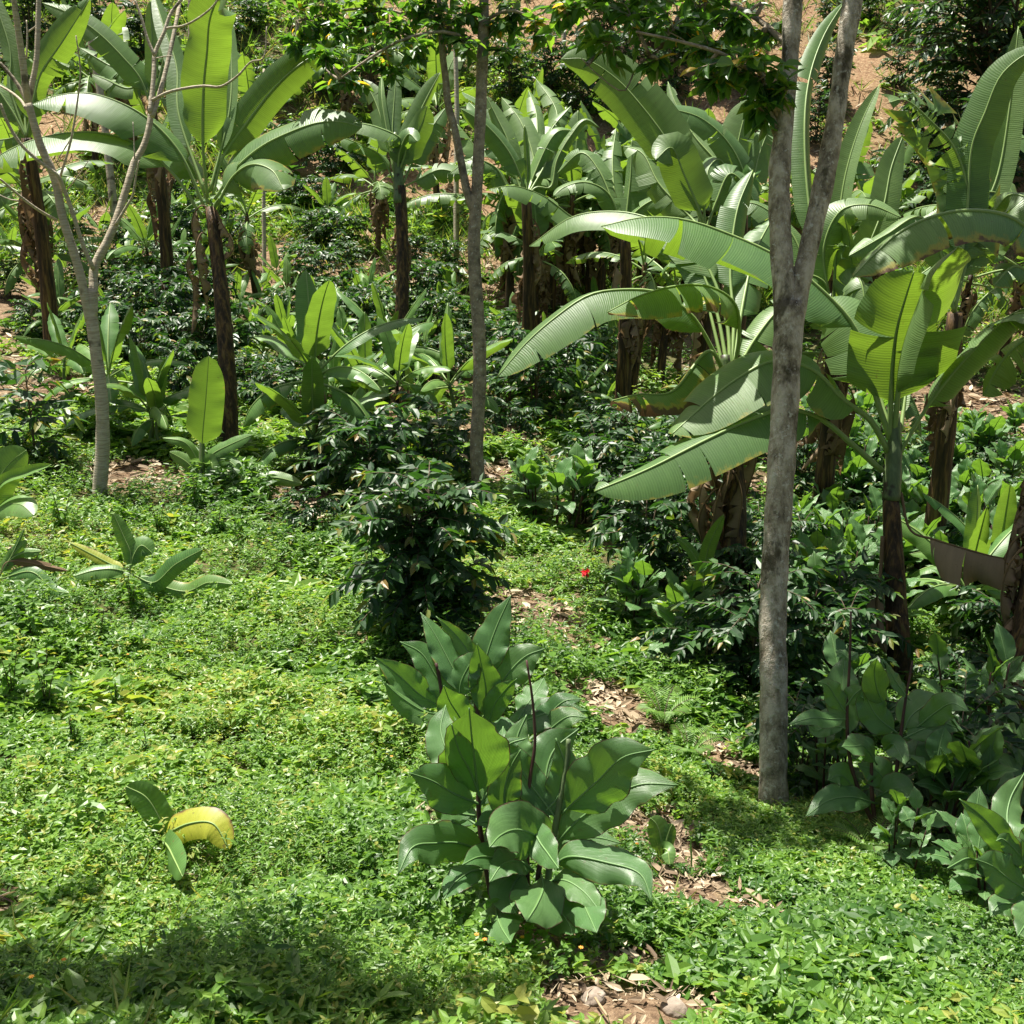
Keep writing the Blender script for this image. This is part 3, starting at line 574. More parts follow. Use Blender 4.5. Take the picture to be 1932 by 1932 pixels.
def bare_tree():
    base, d = ground(190, 938); root = thing('bare_tree', base, 'pale leafless tree with forking grey branches at the left', 'tree'); mb = MB()
    px_tube(mb, [(187, 950, 13.5)]+[p+(r,) for p, r in zip(cv(4, [(565, 1100), (580, 900), (575, 600), (545, 350), (515, 100)]), (14, 13.5, 12, 11.5, 11.5))]+[(171, 545, 11)], d, base, 12, n=26)
    def br(frame, pts, r0, r1, dd=0, sides=8):
        q = cv(frame, pts); n = len(q); px_tube(mb, [(p[0], p[1], r0+(r1-r0)*i/(n-1), dd*i/(n-1)) for i, p in enumerate(q)], d, base, sides)
    br(12, [(680, 1800), (650, 1650), (600, 1420), (540, 1220), (470, 1000), (425, 760), (380, 630), (310, 480), (250, 280), (215, 150)], 9, 7.5, -.3)
    br(1, [(165, 600), (150, 520), (125, 320), (100, 150), (75, -30)], 7.5, 5.5, -.4); br(1, [(160, 590), (180, 480), (205, 350), (215, 150), (220, -30)], 6, 5, 0)
    br(1, [(160, 590), (100, 480), (40, 400), (0, 355)], 4, 3); br(1, [(150, 620), (120, 570), (60, 520), (0, 485)], 3, 2, .3)
    br(12, [(700, 1760), (705, 1550), (715, 1380), (800, 1210), (870, 1050), (920, 900), (980, 700), (1010, 600), (1080, 480), (1130, 300), (1145, 100)], 9.5, 5.5, .3)
    br(1, [(850, 640), (862, 520), (872, 400), (875, 310), (930, 180), (965, 80), (1040, -20)], 5, 3, .2); br(1, [(875, 315), (835, 220), (800, 100), (760, -10)], 3, 2.2, 0)
    br(1, [(862, 660), (915, 490), (970, 260), (1010, 60), (1020, -20)], 5, 3.5, .5)
    br(1, [(862, 568), (960, 520), (1150, 487), (1250, 490), (1350, 425), (1420, 350), (1490, 330), (1510, 150)], 3.2, 1.2, -.4); br(1, [(945, 160), (1050, 142), (1180, 60), (1250, -20)], 2.5, 1.6, -.2)
    br(12, [(705, 1400), (620, 1200), (540, 950), (480, 790), (440, 700), (300, 590), (160, 460), (60, 300), (0, 150)], 4.5, 3, -.5)
    br(1, [(322, 1248), (220, 1190), (100, 1100), (0, 1012)], 3.2, 2, -.4); br(1, [(105, 1135), (60, 1130), (0, 1105)], 1.5, 1)
    br(1, [(340, 1005), (400, 800), (440, 560), (455, 400), (430, 200)], 2.5, 1.2, -.3); br(1, [(400, 790), (360, 850), (320, 920)], 1.4, .9); br(1, [(375, 1080), (440, 1000), (500, 910)], 1.5, .8, -.2)
    br(1, [(762, 900), (758, 780), (752, 690)], 1.4, .8); br(12, [(870, 1070), (960, 920), (1000, 850), (1030, 680), (1050, 580)], 3, 1.5, -.2); br(1, [(150, 330), (155, 200), (150, 115)], 2, 1.2)
    br(1, [(880, 330), (930, 320), (980, 315)], 1.2, .8); br(1, [(330, 1190), (345, 1100), (340, 1040)], 1.5, 1); br(1, [(160, 180), (200, 150), (250, 100)], 1.6, 1)
    link('trunk', mb.mesh('bare_tree_trunk', [M['barkpale']]), root)
bare_tree()
def far_trunk(pts, label, name='thin_tree', mat='barkpale', crown=None):
    base, d = ground(pts[0][0], pts[0][1]); root = thing(name, base, label, 'tree', None); mb = MB(); px_tube(mb, [(pts[0][0], pts[0][1]+6, pts[0][2])]+pts, d, base, 8)
    link('trunk', mb.mesh('thin_tree_trunk', [M[mat]]), root)
    if crown:
        lr = np.random.default_rng(int(pts[0][0])); tb = MB(); top = at(pts[-1][0], pts[-1][1], d)-base
        V = sprays([(at(x, y, d)-base, r*d/F0, nt) for x, y, r, nt in crown], np.array([top]), .14, lr, tb); link('branch', tb.mesh('thin_tree_branches', [M['barkdark']]), root); link('crown', cloud_mesh('thin_tree_crown', [V], [M['tree']]), root)
far_trunk([(862, 548, 6), (861, 440, 5.5), (861, 330, 5), (862, 200, 4.5), (858, 60, 4), (855, -40, 3)], 'thin grey trunk rising just behind the slender tree')
far_trunk([(226, 480, 8), (216, 400, 8), (207, 320, 7.5), (190, 180, 7), (168, 60, 6), (158, -30, 6)], 'grey mottled trunk seen behind the bare tree')
far_trunk([(499, 545, 4), (498, 430, 4), (497, 340, 3.6), (494, 240, 3), (498, 130, 2)], 'thin pale pole-like trunk behind the large left banana')
far_trunk([(362, 175, 7), (362, 90, 7), (360, -30, 6)], 'dark trunk at the top beyond the left bananas', mat='barkdark')
far_trunk([(1062, 130, 4), (1064, 80, 4), (1062, -30, 4)], 'thin pale trunk on the far slope above the banana clump')
far_trunk([(598, 175, 4), (566, 110, 4), (560, 20, 3)], 'small dark sapling trunk at the top beside the leafy crown', mat='barkdark', crown=[(560, 40, 30, 5), (590, 80, 26, 5), (540, 90, 24, 4)])

# ------------------------------------------------------------------ traced bananas
def banana_left():
    base, d = ground(432, 858); root = thing('banana_plant', base, 'tall banana plant with one upright glowing leaf and two long leaves arching left', 'banana plant')
    top = at(397, 392, d)-base; pseudostem(root, np.array([0, 0, -.1]), top, .11, .065)
    T = lambda *a, **k: traced_leaf(root, base, d, 1, *a, **k)
    T([(1160, 1180), (1020, 870), (860, 690), (700, 590), (500, 528), (330, 540), (180, 590)], 215, -.3, .30, droop=(42, 5), pf=.22, tears=3, dry=.06)
    T([(1150, 1240), (1010, 1020), (880, 890), (740, 800), (550, 752), (350, 757), (150, 805), (-20, 890), (-120, 970)], 205, -.5, .30, droop=(45, 5), pf=.24, tears=5, dry=.12)
    T([(1175, 1120), (1150, 850), (1152, 500), (1172, 290), (1185, 120), (1225, 0), (1290, -30, -1.5)], 128, -1.1, .95, droop=(6, 6), wave=.30, tears=0, pf=.20)
    T([(1205, 1100), (1262, 890), (1400, 690), (1550, 500), (1690, 370), (1800, 300), (1925, 238)], 105, .5, .8, .45, droop=(10, 10), tears=1, pf=.20)
    T([(1215, 1130), (1330, 960), (1480, 830), (1650, 745), (1800, 695), (1930, 690), (2050, 720)], 165, -.3, .35, droop=(40, 0), tears=4, pf=.12, dry=.25)
    T([(1222, 1180), (1320, 1000), (1425, 932), (1540, 965), (1605, 1075)], 150, -.6, .5, droop=(25, 25), tears=3, pf=.15, dry=.3)
    T([(1190, 1080), (1300, 620), (1310, 330), (1292, 40)], 48, .5, .9, droop=(-35, -35), tears=0, pf=.2)
    T([(1160, 1090), (1010, 640), (1000, 380), (920, 130), (865, -50)], 62, .7, .8, droop=(-25, -25), tears=0, pf=.2)
    T([(1180, 1150), (1090, 940), (1000, 830), (900, 740), (800, 700)], 120, .8, .2, droop=(30, 30), tears=2, pf=.2)
    T([(1190, 1260), (1215, 1160), (1240, 1120)], 20, -.1, .5, tears=0); T([(1210, 1440), (1212, 1250), (1250, 1110)], 16, 0, .5, tears=0, pf=.3)
    lr = np.random.default_rng(1)
    for k, (x, y, L) in enumerate(((1180, 1180, .75), (1170, 1330, .7), (1150, 1430, .75), (1200, 1200, .6))): hanging_dry(root, at(x/3, y/3, d)-base, [3.6, 4.2, 3.4, 5.6][k], L, .10, lr)
banana_left()
def banana_midleft():
    base, d = ground(752, 690); root = thing('banana_plant', base, 'banana plant with short upright leaves left of the slender tree', 'banana plant')
    top = at(754, 352, d)-base; pseudostem(root, np.array([0, 0, -.1]), top, .10, .085, 'pseudo'); T = lambda *a, **k: traced_leaf(root, base, d, 2, *a, **k)
    g = MB(); px_tube(g, [(754, 385, 12), (752, 340, 10), (748, 290, 7), (745, 250, 3)], d, base, 10); link('sheath', g.mesh('banana_sheath', [M['pseudog']]), root)
    T([(318, 1000), (360, 815), (200, 720), (0, 690), (-70, 700)], 95, -.5, .35, droop=(40, 5), tears=4, pf=.1, dry=.15); T([(305, 980), (290, 750), (300, 560), (312, 410)], 45, .3, .8, droop=(-10, -10), tears=1)
    T([(300, 980), (245, 740), (190, 570), (125, 450)], 70, .4, .7, -.3, tears=2); T([(335, 970), (390, 760), (480, 560), (560, 410)], 62, .3, .8, .3, tears=1); T([(340, 990), (410, 790), (460, 690), (485, 600)], 75, -.3, .9, -.2, droop=(-5, 20), tears=1)
    T([(310, 1050), (220, 880), (130, 830), (0, 780), (-60, 800)], 80, -.2, .3, droop=(40, 10), tears=5, dry=.3); T([(350, 1040), (420, 880), (500, 740), (590, 610)], 75, .5, .4, droop=(35, 35), tears=6, dry=.3); T([(350, 1060), (450, 1010), (560, 960), (690, 990)], 80, -.2, .35, droop=(40, 5), tears=3)
    T([(320, 1000), (330, 860), (380, 760), (430, 800)], 60, -.4, .6, tears=1); T([(305, 1000), (230, 560), (228, 430)], 25, .4, .7, droop=(-40, -40), tears=0)
    lr = np.random.default_rng(2)
    for k in range(5): hanging_dry(root, top*(.55+.08*k), lr.random()*6.28, .7, .10, lr)
banana_midleft()
def banana_right():
    base, d = ground(1703, 1300); root = thing('banana_plant', base, 'large banana plant with wide leaves sweeping left behind the thick tree trunk', 'banana plant')
    top = at(1680, 935, d)-base; pseudostem(root, np.array([0, 0, -.1]), top, .10, .062, 'pseudo', .0)
    g = MB(); px_tube(g, [(1681, 945, 17), (1684, 900, 17), (1688, 840, 14), (1690, 780, 8)], d, base, 12); link('sheath', g.mesh('banana_sheath', [M['pseudog']]), root)
    T = lambda f, *a, **k: traced_leaf(root, base, d, f, *a, **k)
    T(6, [(1165, 900), (1060, 720), (900, 600), (740, 440), (520, 385), (260, 520), (0, 745), (-60, 800)], 250, -.5, .42, droop=(38, -8), tears=3, pf=.20, dry=.18, ribr=.022)
    T(6, [(1130, 1010), (950, 850), (790, 720), (590, 660), (380, 720), (120, 840), (-200, 1000), (-500, 1125)], 215, -.8, .42, droop=(38, 0), tears=3, pf=.26, dry=.28, ribr=.022)
    T(6, [(1190, 850), (1110, 640), (1050, 400), (960, 180), (800, 0), (560, -190), (250, -335), (0, -415), (-230, -425), (-460, -375)], 340, -.2, .28, droop=(52, 0), tears=4, gap=.07, pf=.30, dry=.05, ribr=.024)
    T(6, [(1170, 830), (1190, 400), (1215, 200), (1265, 20), (1310, -120)], 250, -.5, .95, droop=(8, 8), tears=1, pf=.22, wave=.08, ribr=.022)
    T(6, [(1195, 820), (1250, 340), (1330, 90), (1420, -120), (1560, -260)], 330, -.75, .95, droop=(5, -75), tears=1, pf=.22, ribr=.022)
    T(6, [(1215, 940), (1300, 780), (1410, 610), (1550, 430), (1700, 270), (1850, 130), (2000, 60)], 150, -.4, .2, droop=(55, 20), tears=2, pf=.30); T(6, [(1235, 780), (1270, 520), (1310, 330)], 28, .3, .7, droop=(-40, -40), tears=0)
    T(6, [(1190, 840), (1120, 600), (1020, 300), (900, 120), (760, 60)], 230, .5, .6, droop=(18, 18), tears=3, pf=.35)
    T(6, [(1235, 1130), (1295, 1350), (1420, 1395), (1600, 1450), (1800, 1500), (1950, 1510), (2050, 1540)], 210, -.6, .15, mat='dry', name='dry_leaf', droop=(80, 70), tears=4, pf=.36, rnd=.9, dry=.1, wave=.35, notch=.6, ribr=.010)
    T(10, [(845, -60), (825, 240), (800, 430), (800, 560), (830, 720), (870, 840)], 75, -.1, .9, mat='dry', name='dry_leaf', droop=(10, 30), tears=2, pf=.52, rnd=.7); T(10, [(800, 540), (740, 720), (690, 950)], 45, 0, .9, mat='dry', name='dry_leaf', tears=2, pf=.05, rnd=.4)
banana_right()
def banana_centre():
    base, d = ground(1372, 1190); root = thing('banana_plant', base, 'banana plant with brown-edged leaves arching left towards the slender tree', 'banana plant')
    top = at(1376, 770, d)-base; pseudostem(root, np.array([0, 0, -.1]), top, .125, .075)
    g = MB(); px_tube(g, [(1376, 790, 17), (1372, 730, 14), (1368, 670, 9)], d, base, 12); link('sheath', g.mesh('banana_sheath', [M['pseudog']]), root)
    T = lambda f, *a, **k: traced_leaf(root, base, d, f, *a, **k)
    T(8, [(1545, 1850), (1450, 1640), (1330, 1450), (1150, 1330), (950, 1310), (750, 1340), (550, 1470), (380, 1620), (215, 1815)], 215, -.4, .35, droop=(48, 5), tears=4, pf=.18, dry=.22)
    T(8, [(1560, 1830), (1610, 1600), (1590, 1400), (1460, 1300), (1280, 1285), (1050, 1340), (850, 1440)], 190, -.9, .35, droop=(50, 10), tears=6, pf=.22, dry=.5)
    T(6, [(250, 480), (150, 330), (-60, 560), (-250, 575), (-400, 610)], 150, -1.0, .3, droop=(55, 20), tears=6, pf=.2, dry=.95)
    T(8, [(1560, 1800), (1540, 1500), (1440, 1200), (1300, 1000), (1100, 900), (900, 860), (650, 890), (400, 1060)], 180, 1.2, .3, droop=(48, 10), tears=5, pf=.3)
    T(8, [(1560, 1800), (1580, 1500), (1560, 1200), (1600, 850), (1690, 620)], 110, .8, .8, tears=2, pf=.4); T(8, [(1550, 1800), (1470, 1400), (1330, 1100), (1180, 1020), (1040, 1100)], 120, .9, .4, droop=(40, 10), tears=4, pf=.3)
    T(8, [(1570, 1830), (1700, 1600), (1850, 1420), (2000, 1360)], 120, .3, .4, tears=4); T(8, [(1540, 1850), (1420, 1350), (1360, 1150), (1340, 1000)], 60, .9, .8, tears=1, pf=.5); T(8, [(1570, 1800), (1640, 1350), (1700, 1100), (1800, 900)], 140, 1.0, .6, tears=3, pf=.3)
    lr = np.random.default_rng(4)
    for k in range(9): hanging_dry(root, top*(.62+.04*k), [3.5, 4.1, 5.2, 3.0, 2.4, 4.6, 3.8, 5.8, 1.2][k], .7+.4*lr.random(), .11, lr)
banana_centre()
def banana_edge():
    base, d = ground(1920, 1400); root = thing('banana_plant', base, 'shaded dark banana plant with a skirt of dead brown leaves at the right edge', 'banana plant')
    top = at(1990, 640, d)-base; pseudostem(root, np.array([0, 0, -.1]), top, .15, .08); T = lambda f, *a, **k: traced_leaf(root, base, d, f, *a, **k)
    T(9, [(2250, 1900), (2150, 1200), (1850, 870), (1450, 785), (1080, 845), (780, 990), (560, 1180), (350, 1400)], 420, -.2, .30, droop=(50, 5), tears=5, pf=.22, dry=.42, ribr=.022)
    T(9, [(2220, 1900), (2200, 1100), (2000, 700), (1800, 640), (1650, 800)], 300, .5, .5, droop=(35, 35), tears=4); T(9, [(2200, 1950), (2050, 1450), (1850, 1300), (1650, 1480)], 200, -.2, .4, droop=(50, 30), tears=6, dry=.5)
    T(9, [(2250, 1950), (2400, 1000), (2300, 500), (2050, 350)], 320, .3, .6, tears=3); T(9, [(2230, 2000), (2000, 1950), (1750, 2150), (1550, 2500)], 240, .4, .3, droop=(45, 20), tears=5); T(9, [(2230, 2000), (2050, 1750), (1800, 1760), (1600, 1900)], 200, .9, .3, droop=(40, 20), tears=4)
    lr = np.random.default_rng(5)
    for k in range(16): hanging_dry(root, top*(.30+.035*k), 3.1+lr.normal(0, 1.0)-.4*(k % 3), .4+.35*lr.random(), .085, lr)
banana_edge()
def banana_rear(name_label, crown, d, leaves, stem_r=.09, seed=0, ndry=4):
    c = at(crown[0], crown[1], d); base = np.array([c[0], c[1], float(H(c[0], c[1]))]); root = thing('banana_plant', base, name_label, 'banana plant')
    pseudostem(root, np.array([0, 0, -.1]), c-base, stem_r*1.25, stem_r*.75)
    for (f, pts, hw, kw) in leaves: kw = dict(kw); kw['tears'] = int(kw.get('tears', 4)*1.8); traced_leaf(root, base, d, f, [((crown[0]-FR[f][0])/FR[f][2], (crown[1]-FR[f][1])/FR[f][2])]+pts, hw, **kw)
    lr = np.random.default_rng(seed)
    for k in range(ndry): hanging_dry(root, (c-base)*(.6+.35*lr.random()), lr.random()*6.28, .8, .12, lr)
    return root
K = lambda **k: k
banana_rear('banana plant behind the right fork with one tall half-rolled leaf', (1572, 600), 12.0, [
    (3, [(870, 1400), (920, 1000), (1010, 700), (1115, 480)], 70, K(b=.8, c=-.5, droop=(-30, -30), tears=0, dd=.2)), (3, [(1000, 1500), (1130, 1190), (1180, 950), (1245, 770)], 100, K(b=.8, c=.1, droop=(-8, -8), tears=1, dd=.6)),
    (3, [(800, 1400), (900, 1190), (1050, 1160), (1240, 1232)], 110, K(b=.3, droop=(45, 5), tears=3, dd=-.3)), (3, [(720, 1200), (690, 700), (720, 430), (800, 200), (915, 10)], 85, K(b=.8, c=.3, tears=2, dd=1.2)),
    (3, [(1050, 1500), (1200, 1330), (1400, 1240), (1500, 1150)], 60, K(b=.5, tears=1)), (3, [(700, 1500), (600, 1300), (400, 1150), (230, 1180)], 110, K(b=.4, droop=(30, 10), tears=4, dd=.3)), (3, [(900, 1700), (980, 1560), (1010, 1600), (1040, 1760)], 110, K(b=.4, droop=(35, 20), tears=3, dd=-.4)),
    (3, [(800, 1600), (700, 1560), (640, 1650), (580, 1850)], 130, K(b=.4, droop=(35, 20), tears=3, dd=-.3))], seed=21)
banana_rear('banana plant at upper right with a bright upright leaf and a frayed yellowing leaf', (1800, 590), 11.0, [
    (3, [(1540, 1450), (1585, 1150), (1610, 930), (1600, 770)], 120, K(b=.95, droop=(-15, 10), tears=0, dd=.2)), (3, [(1610, 1200), (1640, 820), (1710, 640), (1800, 430), (1920, 320), (2060, 260)], 120, K(b=.7, c=-.5, droop=(30, -10), tears=1, dd=-.3)),
    (3, [(1620, 1150), (1540, 840), (1400, 680), (1260, 565), (1170, 580)], 185, K(b=.6, c=-.2, droop=(22, 22), tears=24, dd=-.2, dry=.30, gap=.9)), (3, [(1600, 1300), (1700, 950), (1830, 800), (2000, 780)], 170, K(b=.5, droop=(20, 20), tears=8, dd=.5)),
    (3, [(1480, 1500), (1350, 1230), (1150, 1330), (940, 1450)], 90, K(b=.5, droop=(20, 20), tears=1, dd=-.4)), (3, [(1650, 1300), (1780, 1000), (1850, 600), (1900, 150)], 90, K(b=.8, droop=(-20, -20), tears=0, dd=.4)), (3, [(1650, 1300), (1700, 1100), (1800, 1100), (1950, 1250)], 150, K(b=.4, tears=6, dd=.2, dry=.3))], seed=22, ndry=6)
banana_rear('banana plant in the far clump with a huge leaf bending up to the left', (1330, 440), 14.0, [
    (8, [(1300, 640), (1190, 440), (1040, 240), (900, 90), (720, -20), (580, -20)], 150, K(b=.75, c=-.3, droop=(12, 12), tears=2, pf=.3, dd=.3)), (8, [(1390, 880), (1290, 640), (1220, 490), (1130, 560)], 130, K(b=.75, c=-.2, droop=(20, 20), tears=0, dd=-.3)),
    (8, [(1410, 870), (1390, 660), (1310, 480), (1210, 425)], 75, K(b=.7, c=.4, droop=(10, 30), tears=1, dd=-.1)), (8, [(1350, 800), (1230, 420), (1160, 270), (1100, 200)], 100, K(b=.8, tears=2, dd=.6)), (8, [(1320, 880), (1150, 700), (1050, 520), (940, 480)], 110, K(b=.5, tears=4, dd=.8)), (8, [(1480, 800), (1560, 640), (1640, 700), (1720, 850)], 110, K(b=.5, tears=4))], seed=23)
banana_rear('banana plant in the far clump right under the hanging tree branch', (1400, 405), 16.0, [
    (8, [(1650, 700), (1560, 480), (1390, 320), (1170, 255)], 110, K(b=.5, droop=(30, 5), tears=3, dd=-.4)), (8, [(1590, 600), (1630, 350), (1680, 210)], 115, K(b=.9, tears=3, dd=.2)), (8, [(1690, 680), (1730, 520), (1800, 340)], 100, K(b=.9, tears=3, dd=.3)), (8, [(1500, 600), (1350, 420), (1250, 250), (1200, 110)], 60, K(b=.8, tears=1, dd=.8)),
    (8, [(1600, 760), (1500, 560), (1440, 600), (1420, 700)], 110, K(b=.5, tears=4, dd=-.5)), (8, [(1640, 760), (1700, 640), (1640, 800), (1590, 880)], 80, K(b=.9, tears=2, dd=-.6, mat='young'))], seed=24)
banana_rear('banana plant in the far clump with a tall pale leaf and a striped arching leaf', (1178, 445), 15.5, [
    (8, [(965, 840), (985, 640), (992, 445)], 120, K(b=.85, c=-.3, droop=(0, 30), tears=1, dd=.1, pf=.08)), (8, [(800, 960), (660, 900), (480, 770), (310, 712), (165, 730)], 115, K(b=.35, droop=(45, 5), tears=5, dd=-.6, pf=.3)), (8, [(850, 750), (720, 690), (600, 720), (540, 770)], 80, K(b=.35, droop=(40, 5), tears=3, dd=-.2)), (8, [(1010, 800), (1060, 620), (1000, 480)], 90, K(b=.7, tears=4, dd=.5)),
    (8, [(900, 860), (800, 620), (700, 520), (560, 640)], 80, K(b=.5, tears=5, dd=.6)), (8, [(1000, 880), (1100, 800), (1180, 780), (1260, 860)], 90, K(b=.4, tears=4, dd=-.3)), (8, [(900, 820), (880, 560), (900, 380)], 70, K(b=.7, tears=5, dd=.9))], seed=25)
banana_rear('banana plant in the far clump just right of the slender tree', (992, 375), 17.0, [
    (8, [(365, 720), (290, 530), (150, 360), (5, 265)], 78, K(b=.7, c=.3, droop=(10, 15), tears=1, dd=-.2)), (8, [(330, 680), (280, 460), (220, 330), (150, 190)], 60, K(b=.6, droop=(5, 40), tears=2, dd=.3)), (8, [(390, 700), (385, 520), (372, 360)], 20, K(b=.9, droop=(-40, -40), tears=0)), (8, [(440, 720), (520, 720), (560, 560), (640, 420), (725, 330), (805, 375)], 40, K(b=.7, droop=(40, 40), tears=2, dd=.2)),
    (8, [(300, 760), (200, 600), (60, 560), (-60, 640)], 75, K(b=.4, droop=(40, 10), tears=4)), (8, [(500, 560), (520, 400), (640, 250)], 70, K(b=.5, tears=6, dd=.9)), (8, [(430, 600), (350, 340), (240, 200)], 80, K(b=.5, tears=5, dd=1.0)), (8, [(440, 560), (440, 300), (395, 160)], 60, K(b=.8, tears=4, dd=1.3)), (8, [(480, 560), (560, 300), (440, 95)], 75, K(b=.8, tears=4, dd=1.5)), (8, [(380, 800), (430, 640), (560, 400), (650, 390)], 70, K(b=.6, mat='young', tears=1, dd=.4))], seed=26)
banana_rear('tall banana plant beyond the bare tree with a folded leaf hanging over its branches', (50, 260), 15.0, [
    (1, [(190, 570), (230, 420), (350, 240), (510, -10)], 105, K(b=.6, c=.5, droop=(5, 35), tears=3, dd=-.2, pf=.12)), (1, [(60, 500), (60, 300), (0, 90), (-40, -60)], 60, K(b=.8, tears=2, dd=.2)), (1, [(50, 600), (-50, 480), (-200, 470)], 80, K(b=.5, tears=2)), (1, [(130, 600), (100, 760), (-60, 800)], 80, K(b=.5, tears=2, dd=.4))], seed=27)
banana_rear('banana plant far left with one long leaf arching over the bare tree', (285, 200), 18.0, [
    (1, [(790, 440), (700, 330), (560, 190), (400, 80), (240, 15)], 85, K(b=.6, c=.2, droop=(25, 10), tears=3, dd=-.3, pf=.1)), (1, [(820, 480), (720, 500), (600, 450), (520, 420)], 70, K(b=.4, tears=4)), (1, [(900, 450), (960, 250), (1040, 190)], 70, K(b=.5, tears=3)), (1, [(830, 440), (700, 400), (640, 380), (450, 270)], 80, K(b=.4, tears=6, dd=.5)), (1, [(860, 420), (860, 200), (850, 0)], 40, K(b=.8, droop=(-20, -20), tears=0)), (1, [(900, 560), (1000, 600), (1060, 780)], 60, K(b=.4, tears=6, dry=.4))], seed=28)

# generic bananas further back: four kinds, copied
kinds = [banana('banana_plant', (0, 0, 0), '', 'banana plant', 'bananas', 1.9, 9, 1.6, 100, .072, .22), banana('banana_plant', (0, 0, 0), '', 'banana plant', 'bananas', 1.5, 8, 1.5, 101, .068, .21, ndry=8), banana('banana_plant', (0, 0, 0), '', 'banana plant', 'bananas', 2.3, 8, 1.7, 102, .08, .23, ndry=7, dry=.25), banana('banana_plant', (0, 0, 0), '', 'banana plant', 'bananas', 1.1, 7, 1.35, 103, .06, .20, ndry=3)]
used = set()
lrl = np.random.default_rng(321)
def put(kinds, used, i, px, py, rz, s, label, group=None):
    p, d = ground(px, py); src = kinds[i]; ks_tilt = src['category'].startswith('banana'); s = s*(lrl.uniform(.85, 1.18) if src['category'] == 'banana plant' else 1)
    if i not in used:
        used.add(i); src.location = [float(v) for v in p]; src.rotation_euler = (0, 0, rz); src.scale = (s, s, s); src['label'] = label
        if group: src['group'] = group
        elif 'group' in src.keys(): del src['group']
        return src
    return dup(src, p, rz, s, label, group, tuple(lrl.normal(0, .07, 2)) if ks_tilt else (0, 0))
FC = 'small bananas crowded in the far clump'; FCL = 'banana plant crowded among others in the far clump right of the slender tree'
for i, px, py, rz, s, lab, g in (
    (0, 1040, 590, .3, 1.0, FCL, FC), (1, 985, 575, 2.0, 1.0, FCL, FC), (2, 1110, 585, 4.1, .9, FCL, FC), (0, 1160, 570, 1.2, 1.0, FCL, FC), (1, 1075, 560, 5.2, 1.0, FCL, FC), (3, 1020, 560, 3.3, 1.2, FCL, FC), (2, 1235, 590, 2.2, .9, FCL, FC), (0, 1290, 570, 3.9, 1.0, FCL, FC), (1, 1340, 580, .9, 1.0, FCL, FC), (0, 1420, 560, 5.5, 1.0, FCL, FC), (3, 1130, 555, 1.9, 1.2, FCL, FC), (2, 960, 600, .7, 1.1, FCL, FC), (2, 1065, 620, 3.0, 1.1, FCL, FC), (0, 1130, 610, 5.0, 1.15, FCL, FC), (2, 1190, 600, 1.5, 1.1, FCL, FC), (1, 1260, 610, 4.4, 1.25, FCL, FC), (2, 1310, 600, 5.9, 1.1, FCL, FC), (0, 1370, 600, 2.7, 1.2, FCL, FC), (2, 1020, 545, 1.1, 1.1, FCL, FC), (0, 1100, 540, 2.3, 1.1, FCL, FC), (1, 1210, 545, 3.6, 1.2, FCL, FC), (3, 950, 545, 5.2, 1.3, FCL, FC), (2, 1480, 600, .2, 1.1, FCL, FC), (0, 1560, 620, 3.3, 1.1, FCL, FC), (1, 1640, 600, 4.7, 1.1, FCL, FC),
    (1, 75, 555, 1.0, .95, 'dead-leaf-wrapped banana stem left of the bare tree trunk', None), (2, 92, 575, 3.5, .8, 'banana plant with blackish stem behind the bare tree fork', None), (0, 315, 455, 2.0, .85, 'banana plant whose dark stem shows between the bare tree and the large left banana', None),
    (2, 487, 590, 4.4, .8, 'banana plant just behind and right of the large left banana', None), (1, 712, 480, .5, 1.0, 'banana plant with a thin brown stem left of the short-leaved banana', None), (0, 826, 395, 2.8, 1.0, 'banana plant with a skirt of dead leaves behind the slender tree fork', None),
    (2, 1190, 750, .2, .95, 'banana with thick stem wrapped in dead brown leaves left of the brown-edged banana', None), (1, 1245, 735, 2.6, 1.1, 'banana with thick ragged stem beside the dead-leaf-wrapped stems', None), (1, 1015, 640, 3.0, .9, 'short banana with a low drooping leaf right of the slender tree', None),
    (2, 1525, 1010, 5.0, .85, 'banana with long pale dead leaves hanging just right of the thick tree trunk', None), (0, 1660, 640, 4.0, 1.1, 'banana plant in the right background below the frayed leaf', None), (1, 1880, 700, 1.0, 1.1, 'banana plant in the right background behind the shaded one', None), (3, 1810, 680, 3.2, 1.2, 'low banana plant in the right background near bare soil', None),
    (0, 180, 330, 1.4, 1.1, 'banana plant high on the left slope behind the bare tree', None), (1, 260, 300, .4, 1.1, 'banana plant high on the left slope beside the grey trunk', None), (3, 650, 260, 2.2, 1.3, 'banana plant with tattered leaves below the leafy crown', None), (3, 700, 230, 5.0, 1.3, 'distant banana tuft behind the short-leaved banana', None), (1, 480, 330, 3.7, 1.0, 'banana plant on the slope right of the glowing leaf', None), (3, 10, 330, 2.2, 1.2, 'banana plant at the left edge behind bare twigs', None)):
    put(kinds, used, i, px, py, rz, s, lab, g)

